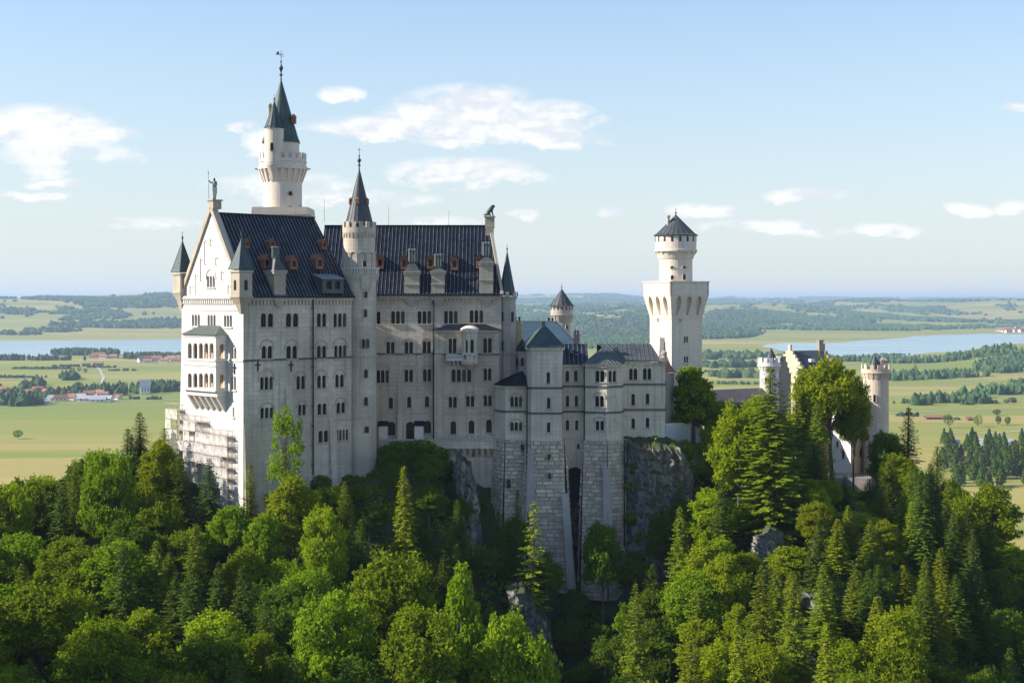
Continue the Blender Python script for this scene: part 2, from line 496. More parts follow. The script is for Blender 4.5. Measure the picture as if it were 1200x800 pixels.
def merlons(mb, c, r, z, n, w, h, t=.35, mi=0, a0=0.0):
    for k in range(n):
        a = a0 + 2 * PI * k / n
        mb.box((c[0] + r * math.cos(a), c[1] + r * math.sin(a), z + h / 2), (t, w, h), a, mi)

def ring_corbels(mb, c, r0, r1, z0, z1, n, w, mi=0):
    """little brackets round a tower, from radius r0 below to r1 above"""
    for k in range(n):
        a = 2 * PI * k / n
        ca, sa = math.cos(a), math.sin(a)
        def p(rr, s, z): return (c[0] + rr * ca - s * sa, c[1] + rr * sa + s * ca, z)
        h = w / 2
        P = [p(r0, -h, z0), p(r0 + .12, -h, z0), p(r0 + .12, h, z0), p(r0, h, z0),
             p(r0, -h, z1), p(r1, -h, z1), p(r1, h, z1), p(r0, h, z1)]
        mb.hexa(P, mi)

def cone_roof(parent, c, r, z0, z1, n=24, m=None, flare=1.10, ribs=0, name='roof', a0=0.0, smooth=True):
    m = m or M['slate']; mb = MB(); H = z1 - z0
    mb.lathe(c, [(0.001, z0 + .02), (r * flare, z0), (r * flare, z0 + .12), (r * .93, z0 + H * .09), (r * .02, z1)], n, 0, smooth, a0)
    for k in range(ribs):
        a = a0 + 2 * PI * k / ribs
        mb.bar((c[0] + r * flare * math.cos(a), c[1] + r * flare * math.sin(a), z0 + .12), (c[0] + r * .93 * math.cos(a), c[1] + r * .93 * math.sin(a), z0 + H * .09 + .04), .10, .10)
        mb.bar((c[0] + r * .93 * math.cos(a), c[1] + r * .93 * math.sin(a), z0 + H * .09 + .03), (c[0], c[1], z1), .10, .10)
    return mb.build(name, m, parent)

def finial(parent, c, z, h, s=1.0, m=None, vane=False):
    mb = MB()
    pr = [(.001, z - .1), (.16 * s, z), (.10 * s, z + h * .12), (.32 * s, z + h * .17), (.09 * s, z + h * .23), (.22 * s, z + h * .33), (.40 * s, z + h * .40), (.20 * s, z + h * .48),
          (.06 * s, z + h * .54), (.16 * s, z + h * .62), (.05 * s, z + h * .68), (.04 * s, z + h)]
    mb.lathe(c, pr, 10)
    if vane:
        mb.box((c[0] - .25 * s, c[1], z + h * .86), (1.5 * s, .06, .10 * s))
        mb.box((c[0] - .55 * s, c[1], z + h * .90), (.55 * s, .06, .55 * s), 0, 0, .5)
        mb.box((c[0] + .1 * s, c[1], z + h * .80), (.9 * s, .05, .08 * s), .8)
    else:
        mb.box((c[0], c[1], z + h * .9), (.6 * s, .06, .08 * s))
    return mb.build('finial', m or M['bronze'], parent)

# ================================================================== THE PALACE
U1 = Vector((.708, .706)); W1 = Vector((-.706, .708))
A2 = Vector((-50.0, 270.0)); LLEN = 25.6; GW = 21.0
B2 = A2 + W1 * GW; C2 = A2 + U1 * LLEN; D2 = C2 + W1 * GW
palace = thing('palace', 'huge pale stone palace with steep dark blue roof, many arched windows and bright west gable', 'palace', (A2.x, A2.y, -40))
FL = Face(A2, C2)                      # south front, west half
FG = Face(B2, A2)                      # west gable front
YR = 303.0
FR = Face((-34.0, YR), (-2.2, YR))     # south front, east half
ZE = .7; ZE2 = 1.15                    # eaves
wl = MB()
# --- west half, south front
left_specs = [
 (313,375,2,14,15),(342.5,375,2,14,15),(377,375,2,10.5,15),(398.5,375,3,14.5,15),
 (313,412.5,2,12,14,'a'),(342,412.5,2,12,14,'a'),(377,412.5,2,10.5,14,'a'),(399,412,3,13.5,14.5,'a'),
 (312.5,448.8,3,14.5,14,'a'),(352.5,448,2,9.5,14.5,'a'),(377,447,2,10,14,'a'),(398,446,2,9.5,14,'a'),
 (312.8,483.5,3,14.5,12,'b'),(354,480,2,8.5,12,'a'),(377.5,479,2,10,12.5),(399.5,477.5,2,9.5,12,'a'),
 (379,511,2,11,13),(401,509.5,4,14,12)]
hl = windows(FL, left_specs, palace)
wall(wl, FL, [(0, -44), (LLEN, -44), (LLEN, ZE), (0, ZE)], hl)
band(wl, FL, -11.4, -11.05, .16, mi=1); band(wl, FL, -23.35, -23.15, .18)
band(wl, FL, ZE - .42, ZE - .02, .62); band(wl, FL, ZE - .72, ZE - .43, .40)
a = .35
while a < LLEN - .3:                                   # corbel table under the eaves
    FL.box(wl, a, a + .32, ZE - 1.5, ZE - .73, -.02, .34); a += .82
band(wl, FL, ZE - 1.95, ZE - 1.75, .10)
# leaning buttress strips
def buttress(mb, F, px0, px1, py_top, zb, o_top, o_bot):
    a0, zt = F.pix(px0, py_top); a1, _ = F.pix(px1, py_top)
    P = [F.pt(a0, zb, o_bot), F.pt(a1, zb, o_bot), F.pt(a1, zb, -.02), F.pt(a0, zb, -.02),
         F.pt(a0, zt, o_top), F.pt(a1, zt, o_top), F.pt(a1, zt, -.02), F.pt(a0, zt, -.02)]
    mb.hexa(P)
buttress(wl, FL, 334, 342, 453, -44, .12, 3.0)
buttress(wl, FL, 386, 394, 489, -44, .10, 1.3)
buttress(wl, FL, 286, 292, 489, -44, .1, .9)
# --- east half, south front
right_specs = [
 (443.5,372.3,1,4,14),(466.3,371.8,3,15,14),(497.3,371.8,3,15,14),(528.3,371.5,3,15,14),(558.3,370.8,3,15,14),
 (457.5,407.5,2,9,13.5,'a'),(479,407.5,2,9,13.5,'a'),(500,407,2,9,13.5,'a'),
 (448.5,441,3,13.5,14,'a'),(479,440,2,9.3,13.5,'a'),(500.5,439.5,2,9,13.5,'a'),
 (458,472,1,4.6,12.5),(479.5,471,1,4.4,12),(500.5,470.5,1,4.4,12),
 (459,502,1,8,15),(480.5,504,1,9,19),(501,500,1,7.5,14)]
def clean(sp): return [tuple(x for x in s_ if x != '') for s_ in sp]
hr = windows(FR, clean(right_specs), palace)
wall(wl, FR, [(0, -36), (FR.len, -36), (FR.len, ZE2), (0, ZE2)], hr)
band(wl, FR, -11.35, -11.0, .16, 0, (518.5 - 600) / FPX * YR + 34 - 1.9, mi=1)
band(wl, FR, -23.4, -23.1, .16)
band(wl, FR, ZE2 - .42, ZE2 - .02, .62); band(wl, FR, ZE2 - .72, ZE2 - .43, .40)
a = 5.5
while a < FR.len - .3:
    FR.box(wl, a, a + .32, ZE2 - 1.5, ZE2 - .73, -.02, .34); a += .82
band(wl, FR, ZE2 - 1.95, ZE2 - 1.75, .10)
buttress(wl, FR, 466.5, 472, 441, -31, .1, 1.5)
# other outer walls of both halves
def plain(mb, p, q, z0, z1, mi=0):
    L = (Vector(q) - Vector(p)).length
    mb.poly([(p[0], p[1], z0), (q[0], q[1], z0), (q[0], q[1], z1), (p[0], p[1], z1)], [(0, z0), (L, z0), (L, z1), (0, z1)], mi)
plain(wl, C2, D2, -44, ZE); plain(wl, D2, B2, -44, ZE)
plain(wl, (-2.2, YR), (-2.2, YR + 21), -36, ZE2); plain(wl, (-2.2, YR + 21), (-44, YR + 21), -36, ZE2); plain(wl, (-44, YR + 21), (-34, YR), -36, ZE2)
wl.build('wall', [M['wall'], M['string']], palace)

# --- west gable front
RZ = 16.7; GM = GW / 2
gw = MB()
gspecs = [(229.4,375.2,3,9,13),(247.9,375.6,3,9,13),(267,376,3,9,13),(274,413.7,2,5.5,12.5),(273.6,448.7,2,5.5,15),(273.6,483,1,1.8,11)]
hg = windows(FG, clean(gspecs), palace, M['wall_white'])
gsp2 = [(247,329.8,3,9,13,'a')]
hg += windows(FG, clean(gsp2), palace, M['wall_white'])
blind = []
for (px, py, w, h) in [(241,296,2.6,27),(247.2,284,2.4,7),(236,316,2.6,25),(254,306,2.6,9),(229.8,334,2.6,24),(260.3,322.5,2.6,9),(223.8,340,2.6,10),(268.5,339,2.8,9)]:
    L, zb, zt, a0, a1 = lights_of(FG, (px, py, 1, w, h)); blind.append(arch_poly(a0, a1, zb, zt))
# the part reached through the loggia (drawn as its own openings)
out = [(-1.7, -40), (GW, -44), (GW, ZE), (GM, RZ + 1.3), (0, ZE), (-.2, -12)]
wall(gw, FG, out, hg)
for H in blind:                                            # shallow blind arches: dark edge strips round a sunk field
    c = (sum(p[0] for p in H) / len(H), 0)
    n = len(H)
    for k in range(2, n + 1):
        p, q = H[k % n], H[(k + 1) % n]
        gw.hexa([FG.pt(p[0] - .12, p[1], .14), FG.pt(p[0] + .12, p[1], .14), FG.pt(p[0] + .12, p[1], -.02), FG.pt(p[0] - .12, p[1], -.02),
                 FG.pt(q[0] - .12, q[1] + .02, .14), FG.pt(q[0] + .12, q[1] + .02, .14), FG.pt(q[0] + .12, q[1] + .02, -.02), FG.pt(q[0] - .12, q[1] + .02, -.02)])
band(gw, FG, .30, .85, .5); band(gw, FG, -1.9, -1.7, .12)
band(gw, FG, -11.4, -11.05, .14)
a = .3
while a < GW - .2:
    FG.box(gw, a, a + .30, -.7, .28, -.02, .30); a += .72
gw.build('gable_wall', M['wall_white'], palace)
# raking coping
cp = MB()
for (a0, z0, a1, z1) in ((-.5, ZE - .3, GM, RZ + 1.1), (GW + .5, ZE - .3, GM, RZ + 1.1)):
    p, q = FG.pt(a0, z0, -.25), FG.pt(a1, z1, -.25)
    cp.bar(p, q, 1.3, .75, 0, Vector((FG.n.x, FG.n.y, 0)).cross((q - p).normalized()))
cp.box(tuple(FG.pt(GM, RZ + 1.55, -.6)), (1.9, 1.9, 1.6), FG.rz)
cp.box(tuple(FG.pt(GM, RZ + 2.45, -.6)), (2.3, 2.3, .25), FG.rz)
cp.build('coping', M['trim'], palace)
# --- loggia bay on the gable
bayw = MB(); D_ = 2.44
a_l, a_r = GW - 16.5, GW - 5.4
b0 = FG.p0 + FG.u * a_l; 
FBf = Face((FG.pt(a_l, 0, D_).x, FG.pt(a_l, 0, D_).y), (FG.pt(a_r, 0, D_).x, FG.pt(a_r, 0, D_).y))
FBs = Face((FG.pt(a_r, 0, D_).x, FG.pt(a_r, 0, D_).y), (FG.pt(a_r, 0, 0).x, FG.pt(a_r, 0, 0).y))
FBn = Face((FG.pt(a_l, 0, 0).x, FG.pt(a_l, 0, 0).y), (FG.pt(a_l, 0, D_).x, FG.pt(a_l, 0, D_).y))
zt_, zb_ = Zat(392.5, 274), Zat(459, 274)
def opening(F, px, py, w, h):
    L, zb, zt, a0, a1 = lights_of(F, (px, py, 1, w, h)); return arch_poly(a0, a1, zb, zt, 8)
hf = [opening(FBf, x, 411, 4.5, 17.5) for x in (222.3, 228.8, 235.3, 241.6, 247.8)] + [opening(FBf, x, 445.5, 4.5, 16) for x in (222.3, 228.8, 235.3, 241.6, 247.8)]
wall(bayw, FBf, [(0, zb_), (FBf.len, zb_), (FBf.len, zt_), (0, zt_)], hf, .35)
hs = [opening(FBs, 260.3, 411.5, 5.2, 16), opening(FBs, 260.3, 446.5, 5.2, 15)]
wall(bayw, FBs, [(0, zb_), (FBs.len, zb_), (FBs.len, zt_), (0, zt_)], hs, .35)
wall(bayw, FBn, [(0, zb_), (FBn.len, zb_), (FBn.len, zt_), (0, zt_)], [], .35)
for F_ in (FBf, FBs):
    for (p0_, p1_) in ((392.7, 395), (421, 423.5), (428, 429.2), (456.5, 459)):
        band(bayw, F_, Zat(p1_, 273), Zat(p0_, 273), .14)
for yy in (424, 457.5):
    z = Zat(yy, 273)
    P = [FG.pt(a_l + .05, z, 0.01), FG.pt(a_l + .05, z, D_ - .05), FG.pt(a_r - .05, z, D_ - .05), FG.pt(a_r - .05, z, 0.01)]
    bayw.poly(P); bayw.poly([p + Vector((0, 0, .3)) for p in P][::-1])
# stepped underside with brackets
FG.box(bayw, a_l + .1, a_r - .1, Zat(465, 273), zb_ - .01, -.02, D_ - .35)
for k in range(6):
    a0 = a_l + .35 + k * (a_r - a_l - 1.3) / 5
    P = [FG.pt(a0, Zat(482, 273), .25), FG.pt(a0 + .6, Zat(482, 273), .25), FG.pt(a0 + .6, Zat(482, 273), -.02), FG.pt(a0, Zat(482, 273), -.02),
         FG.pt(a0, Zat(465.2, 273), D_ - .45), FG.pt(a0 + .6, Zat(465.2, 273), D_ - .45), FG.pt(a0 + .6, Zat(465.2, 273), -.02), FG.pt(a0, Zat(465.2, 273), -.02)]
    bayw.hexa(P)
FG.box(bayw, a_l + .3, a_r - .3, zb_ - .3, zt_, .01, .06, 1)
lg = bayw.build('loggia', [M['wall_white'], M['loggia']], palace)
rb = MB(); zt2 = Zat(381.5, 276)
e = .45
q = [FG.pt(a_l - e, zt_ + .02, D_ + e), FG.pt(a_r + e, zt_ + .02, D_ + e), FG.pt(a_r + e, zt_ + .02, 0), FG.pt(a_l - e, zt_ + .02, 0), FG.pt(a_l + 2.2, zt2, 0), FG.pt(a_r - 2.2, zt2, 0)]
q = [Vector(p) for p in q]
for idx in ((0, 1, 5, 4), (1, 2, 5), (3, 0, 4)): rb.poly([q[i] for i in idx])
rb.poly([q[3], q[2], q[1], q[0]])
seams(rb, [q[0], q[1], q[5], q[4]], q[0], q[1], .8, .05, .06)
rb.build('loggia_roof', M['grey_metal'], lg)
# wall crosses between the floors
for (F_, px, py) in ((FL, 302, 429), (FL, 341, 429), (FG, 275, 432)):
    xb = MB(); a, z = F_.pix(px, py)
    F_.box(xb, a - .12, a + .12, z - 1.0, z + 1.0, .0, .16); F_.box(xb, a - .55, a - .125, z + .1, z + .38, .0, .16); F_.box(xb, a + .125, a + .55, z + .1, z + .38, .0, .16)
    xb.build('wall_anchor', M['dark'], palace)

# --- roofs
rf = MB()
def lp(a, o, z): p = A2 + U1 * a + W1 * o; return Vector((p.x, p.y, z))
ov = .75
e0, e1 = lp(.35, -ov, ZE - .02), lp(LLEN + .3, -ov, ZE - .02)
r0, r1 = lp(.35, GM, RZ), lp(LLEN - 1.2, GM, RZ)
f0, f1 = lp(.35, GW + ov, ZE - .02), lp(LLEN + .3, GW + ov, ZE - .02)
rf.poly([e0, e1, r1, r0]); rf.poly([r0, r1, f1, f0]); rf.poly([e1, f1, r1]); rf.poly([e0, f0, f1, e1])
rf.bar(r0 + Vector((0, 0, .08)), r1 + Vector((0, 0, .08)), .5, .3, 0)
rf.bar(e0 + Vector((0, 0, -.05)), e1 + Vector((0, 0, -.05)), .22, .26, 0)
seams(rf, [e0, e1, r1, r0], e0, e1, .80, .06, .12, 1)
seams(rf, [r0, r1, f1, f0], f0, f1, .80, .07, .11, 1)
RZ2 = 16.05
x0, x1 = -40.5, -2.6
E0, E1 = Vector((x0, YR - ov, ZE2)), Vector((x1 + .3, YR - ov, ZE2))
Q0, Q1 = Vector((x0, YR + 10.5, RZ2)), Vector((x1 - 2.4, YR + 10.5, RZ2))
G0, G1 = Vector((x0, YR + 21 + ov, ZE2)), Vector((x1 - .2, YR + 21 + ov, ZE2))
rf.poly([E0, E1, Q1, Q0]); rf.poly([Q0, Q1, G1, G0]); rf.poly([E1, G1, Q1]); rf.poly([G0, E0, Q0]); rf.poly([E0, G0, G1, E1])
rf.bar(Q0 + Vector((0, 0, .08)), Q1 + Vector((0, 0, .08)), .5, .3, 0)
rf.bar(E0 + Vector((0, 0, -.05)), E1 + Vector((0, 0, -.05)), .22, .26, 0)
seams(rf, [E0, E1, Q1, Q0], E0, E1, .80, .06, .12, 1)
roof = rf.build('roof', [M['roof'], M['seam']], palace)
# stone verge at the east end
vb = MB()
vb.bar(E1 + Vector((.25, .1, .1)), Q1 + Vector((.25, 0, .25)), .6, .5)
vb.box((Q1.x + .2, Q1.y, RZ2 + .7), (2.0, 2.0, 2.4)); vb.box((Q1.x + .2, Q1.y, RZ2 + 2.0), (2.4, 2.4, .3))
vb.box((Q1.x + .2, Q1.y - .9, RZ2 - 1.4), (1.7, 1.4, 2.6))
vb.build('verge', M['trim'], palace)

def plane_hit(px, py, p, n):
    d = Vector(((px - CX) / FPX, 1.0, (HY - py) / FPX)); return d * (p.dot(n) / d.dot(n))
nL = (e1 - e0).cross(r0 - e0).normalized(); nR = (E1 - E0).cross(Q0 - E0).normalized()
def dormer(px, py, w, h, left=True):
    """px, py: middle of its front; w, h in pixels"""
    n, p0 = (nL, e0) if left else (nR, E0)
    s = plane_hit(px, py + h / 2, p0, n)
    o = Vector((FL.n.x, FL.n.y, 0)) if left else Vector((0, -1, 0)); u = Vector((-o.y, o.x, 0))
    k = s.y / FPX; W_, H_ = w * k * (1.1 if left else 1), h * k
    s = s + o * .9
    F = Face((s - u * W_ / 2)[:2], (s + u * W_ / 2)[:2])
    mb = MB(); L = -3.4
    zb, ze, zt = s.z - .3, s.z + H_ * .62, s.z + H_
    hole = [(W_ * .24, s.z + .25), (W_ * .76, s.z + .25), (W_ * .76, ze - .05), (W_ * .24, ze - .05)]
    wall(mb, F, [(0, zb), (W_, zb), (W_, ze), (W_ / 2, zt), (0, ze)], [hole], .25)
    for (a, b_) in ((0, 1), (1, 0)):
        aa = W_ * a
        q = [F.pt(aa, zb, 0), F.pt(aa, zb, L), F.pt(aa, ze, L), F.pt(aa, ze, 0)]
        mb.poly(q if a else q[::-1])
    d = mb.build('dormer', M['dormer'], roof)
    rm = MB()
    for sg in (0, 1):
        aa = -.18 if sg == 0 else W_ + .18
        q = [F.pt(aa, ze - .1, .22), F.pt(W_ / 2, zt + .1, .22), F.pt(W_ / 2, zt + .1, L - 1), F.pt(aa, ze - .1, L)]
        rm.poly(q[::-1] if sg == 0 else q)
        q2 = [p + Vector((0, 0, .1)) for p in q]; rm.poly(q2 if sg == 0 else q2[::-1])
        rm.poly([q[0], q[1], q2[1], q2[0]])
    rm.build('dormer_roof', M['dormer'], d)
    wm = MB(); P = [(a, z) for a, z in hole]
    wm.poly([F.pt(a, z, -.22) for a, z in P]); wm.build('window', M['glass'], d)
for d_ in [(287,285,6,9),(316.4,285,7,9),(377,286,7,9.5),(310.4,306,9,14),(341.5,307,9,14),(371.7,306,9.5,15)]: dormer(*d_)
for d_ in [(445.7,306,8,14.5),(473.8,306.5,8,15),(504.6,306,8,15),(532.6,307,8.5,15.5),(561.6,305.5,7,15)]: dormer(*d_, left=False)
# long shed dormer near the stair tower
s = plane_hit(386, 340, e0, nL); sb = MB(); o = Vector((FL.n.x, FL.n.y, 0)); u = Vector((-o.y, o.x, 0))
Fd = Face((s - u * 2.6 + o * 1.2)[:2], (s + u * 2.6 + o * 1.2)[:2])
wall(sb, Fd, [(0, s.z - .6), (5.2, s.z - .6), (5.2, s.z + 2.2), (0, s.z + 2.2)], [[(.9, s.z + .2), (2.2, s.z + .2), (2.2, s.z + 1.8), (.9, s.z + 1.8)], [(3.0, s.z + .2), (4.3, s.z + .2), (4.3, s.z + 1.8), (3.0, s.z + 1.8)]], .4, 0, 1)
for aa in (0, 5.2):
    sb.poly([Fd.pt(aa, s.z - .6), Fd.pt(aa, s.z - .6, -4), Fd.pt(aa, s.z + 2.9, -4), Fd.pt(aa, s.z + 2.2)])
sb.poly([Fd.pt(-.3, s.z + 2.15, .4), Fd.pt(5.5, s.z + 2.15, .4), Fd.pt(5.5, s.z + 3.2, -3.4), Fd.pt(-.3, s.z + 3.2, -3.4)], mi=2)
sb.build('dormer', [M['slate'], M['glass'], M['seam']], roof)

def chimney(F, px0, px1, py_b, py_t, py_cap, py_pot, parent, npot=3, consoles=True, m='trim', name='chimney'):
    """a stone stack that grows out of the wall head, with dark cap and pots"""
    a0, zb = F.pix(px0, py_b); a1, _ = F.pix(px1, py_b)
    zt, zc, zp = F.pix(px0, py_t)[1], F.pix(px0, py_cap)[1], F.pix(px0, py_pot)[1]
    mb = MB(); w = a1 - a0
    F.box(mb, a0, a1, zb, zt, -2.6, .5)
    F.box(mb, a0 - .2, a1 + .2, zt - .5, zt - .02, -2.8, .7); F.box(mb, a0 - .32, a1 + .32, zt, zt + .22, -2.9, .82)
    F.box(mb, a0 - .14, a1 + .14, zb + (zt - zb) * .45, zb + (zt - zb) * .45 + .2, -2.7, .62)
    F.box(mb, a0 - .1, a1 + .1, zb - .3, zb, -2.0, .72)
    if consoles:
        for k, s_ in enumerate((0, .35, .7)):
            F.box(mb, a0 + s_, a1 - s_, zb - 1.0 - k * .55, zb - .45 - k * .55 - .005, -.02, .66 - k * .16)
    c = mb.build(name, M[m], parent)
    cb = MB(); P = [F.pt(a0 - .1, zt + .23, .55), F.pt(a1 + .1, zt + .23, .55), F.pt(a1 + .1, zt + .23, -2.6), F.pt(a0 - .1, zt + .23, -2.6)]
    i = w * .32
    T = [F.pt(a0 + i, zc, -.3), F.pt(a1 - i, zc, -.3), F.pt(a1 - i, zc, -1.7), F.pt(a0 + i, zc, -1.7)]
    cb.hexa(P + T); F.box(cb, a0 + i - .1, a1 - i + .1, zc + .005, zc + .3, -1.8, -.2)
    cb.build('cap', M['slate'], c)
    cx_ = (a0 + a1) / 2
    for k in range(npot):
        pb = MB(); aa = cx_ + (k - (npot - 1) / 2) * .55; p = F.pt(aa, 0, -1.0)
        pb.lathe((p.x, p.y), [(.26, zc + .3), (.26, zp - .5), (.36, zp - .48), (.36, zp - .2), (.22, zp - .1), (.05, zp)], 8)
        pb.build('chimney_pot', M['grey_metal'], c)
    return c
chimney(FL, 319.5, 333, 347, 318, 303, 288, palace)
for (x0_, x1_, yb, yt, yc, yp) in ((474, 491.5, 346, 319, 308, 291), (505.5, 521, 346, 318.5, 314, 297), (561.5, 578, 346, 308, 301, 283)):
    chimney(FR, x0_, x1_, yb, yt, yc, yp, palace)
# downpipes and lightning rods
for (F_, px, y0_, y1_) in ((FL, 365.5, 350, 556), (FR, 508.3, 347, 514)):
    pb = MB(); a, z0_ = F_.pix(px, y0_); _, z1_ = F_.pix(px, y1_)
    pb.tube(F_.pt(a, z0_, .42 if F_ is FL else .5), F_.pt(a, z1_, .42 if F_ is FL else .5), .15, .15, 8)
    for k in range(9):
        z = z0_ + (z1_ - z0_) * (k + .5) / 9; F_.box(pb, a - .2, a + .2, z, z + .12, 0, .5)
    pb.build('downpipe', M['dark'], palace)
for (px, y0_, y1_, Y) in ((380, 254, 232, 295), (455.5, 266, 242, 313.5), (526, 266, 247, 313.5)):
    pb = MB(); p = at(px, y0_, Y); q_ = at(px, y1_, Y); p.z -= 1; pb.tube(p, q_, .05, .03, 6); pb.build('lightning_rod', M['grey_metal'], palace)

# --- east bay with balcony and oriel
FB = Face(XY(509, 301.4), XY(585, 301.4))
bb = MB()
zt_ = Zat(386.5, 301.4); 
hb = windows(FB, [(530.2,405,2,8.5,16.5,'a'),(571.3,404.5,2,9.5,16.5,'a'),(540.7,440,4,22,14),(571.3,438.5,2,8.5,13.5,'a'),
                  (530.5,471,2,9,12,'a'),(551,470,2,9,12,'a'),(571.5,469,2,9,12,'a'),(531.2,501,1,6.2,14.5),(552.5,500,1,6.2,14.5),(573,499,1,6.2,14.5)], palace)
wall(bb, FB, [(0, -36), (FB.len, -36), (FB.len, zt_), (0, zt_)], hb)
for (z0_, z1_, o_, k_) in ((-11.35, -11.0, .16, 1), (-23.4, -23.1, .16, 0), (zt_ - .5, zt_ - .05, .3, 0)): band(bb, FB, z0_, z1_, o_, mi=k_)
plain(bb, (FB.p0.x, YR), (FB.p0.x, 301.4), -36, zt_); plain(bb, (FB.p1.x, 301.4), (FB.p1.x, YR), -36, zt_)
buttress(bb, FB, 509, 518.5, 415, -31, .25, .30)
bb.build('bay_wall', [M['wall'], M['string']], palace)
rb = MB(); e = .6
q = [Vector(p) for p in (FB.pt(-e, zt_, e), FB.pt(FB.len + e, zt_, e), FB.pt(FB.len + e, zt_, -1.59), FB.pt(-e, zt_, -1.59), FB.pt(3.2, Zat(379.5, 303), -1.59), FB.pt(FB.len - 3.2, Zat(379.5, 303), -1.59))]
for idx in ((0, 1, 5, 4), (1, 2, 5), (3, 0, 4), (3, 2, 1, 0)): rb.poly([q[i] for i in idx])
rb.build('bay_roof', M['roof'], palace)
# balcony
ab = MB(); a0, z0_ = FB.pix(523.5, 420.8); a1, _ = FB.pix(543, 420.8); a2, _ = FB.pix(560, 420.8)
zf = z0_ + .1
FB.box(ab, a0, a2, zf - .35, zf, -.02, 1.9); 
for k in range(15):
    aa = a0 + .12 + k * (a1 - a0 - .3) / 14; FB.box(ab, aa, aa + .12, zf, zf + .75, 1.62, 1.74)
FB.box(ab, a0, a1, zf + .75, zf + .95, 1.55, 1.85)
for aa in (a0, a1 - .2): FB.box(ab, aa, aa + .22, zf, zf + 1.05, 1.5, 1.9)
FB.box(ab, a0, a0 + .15, zf, zf + .95, -.02, 1.5)
for k in range(4):
    aa = a0 + .4 + k * (a1 - a0) / 4
    ab.hexa([FB.pt(aa, zf - 1.5, .2), FB.pt(aa + .45, zf - 1.5, .2), FB.pt(aa + .45, zf - 1.5, -.02), FB.pt(aa, zf - 1.5, -.02),
             FB.pt(aa, zf - .36, 1.7), FB.pt(aa + .45, zf - .36, 1.7), FB.pt(aa + .45, zf - .36, -.02), FB.pt(aa, zf - .36, -.02)])
bal = ab.build('balcony', M['wall_white'], palace)
ob = MB(); a1 -= .25; zo = Zat(386, 300); OD = 2.3; ch = .8
prof = [FB.pt(a1, 0, 0), FB.pt(a1, 0, OD - ch), FB.pt(a1 + ch, 0, OD), FB.pt(a2 - ch, 0, OD), FB.pt(a2, 0, OD - ch), FB.pt(a2, 0, 0)]
for i in range(5):
    p, q_ = prof[i], prof[i + 1]; F_ = Face(p[:2], q_[:2]); H = []
    if i == 2:
        H = windows(F_, [(545.7, 405.5, 1, 4.6, 15), (553.7, 405.5, 1, 4.6, 15)], bal, M['wall_white'], .3)
    wall(ob, F_, [(0, zf - .5), (F_.len, zf - .5), (F_.len, zo), (0, zo)], H, .3)
    for (u0, u1, o_) in ((zf + .7, zf + .95, .12), (zo - .5, zo - .02, .22), (zf - .5, zf - .2, .14)): F_.box(ob, -.1, F_.len + .1, u0, u1, -.05, o_)
cxy = FB.pt((a1 + a2) / 2, 0, .6); rr = (a2 - a1) / 2 + .15
ob.lathe((cxy.x, cxy.y), [(rr + .2, zo), (rr + .2, zo + .15), (rr * .8, zo + .5), (rr * .45, zo + .75), (.01, zo + .85)], 16)
ob.lathe((cxy.x, cxy.y), [(.3, zf - 2.3), (rr * .6, zf - 1.6), (rr + .1, zf - 1.0), (rr + .2, zf - .5), (.01, zf - .45)], 14)
ob.build('oriel', M['wall_wing'], palace)

# --- terrace in front of the east half
tb = MB(); FT = Face(XY(443, 299.0), XY(585, 298.2)); zd = Zat(522, 299)
FT.box(tb, 0, FT.len, zd - .5, zd, -4.3, 0)
FT.box(tb, 0, FT.len, zd, zd + 1.1, -.4, -.05); FT.box(tb, -.1, FT.len, zd + 1.105, zd + 1.32, -.5, .08)
FT.box(tb, 0, FT.len, zd - .55, zd - .25, -.3, .14)
a, _ = FT.pix(535, 520)
while a < FT.len:
    tb.hexa([FT.pt(a, zd - 2.0, -.9), FT.pt(a + .6, zd - 2.0, -.9), FT.pt(a + .6, zd - 2.0, -1.3), FT.pt(a, zd - 2.0, -1.3),
             FT.pt(a, zd - .56, -.05), FT.pt(a + .6, zd - .56, -.05), FT.pt(a + .6, zd - .56, -1.3), FT.pt(a, zd - .56, -1.3)]); a += 1.25
FW = Face(XY(443, 300.0), XY(590, 300.0))
wall(tb, FW, [(0, -46), (FW.len, -46), (FW.len, zd - .3), (0, zd - .3)], [[(FW.pix(553, 535)[0], FW.pix(553, 535)[1]), (FW.pix(556, 535)[0], FW.pix(553, 535)[1]), (FW.pix(556, 535)[0], FW.pix(553, 531)[1]), (FW.pix(553, 535)[0], FW.pix(553, 531)[1])]], .6)
tb.build('terrace', M['wall'], palace)
for px in (449.5, 491.5):
    pb = MB(); a, _ = FR.pix(px, 505); FR.box(pb, a - .9, a + .9, -30, Zat(499, 302), 0, 1.3)
    z = Zat(499, 302)
    pb.hexa([FR.pt(a - 1.1, z + .01, 1.5), FR.pt(a + 1.1, z + .01, 1.5), FR.pt(a + 1.1, z + .01, 0), FR.pt(a - 1.1, z + .01, 0),
             FR.pt(a - 1.1, z + .15, 1.5), FR.pt(a + 1.1, z + .15, 1.5), FR.pt(a + 1.1, z + 1.0, 0), FR.pt(a - 1.1, z + 1.0, 0)], 1)
    pb.build('porch', [M['wall_white'], M['roof']], palace)

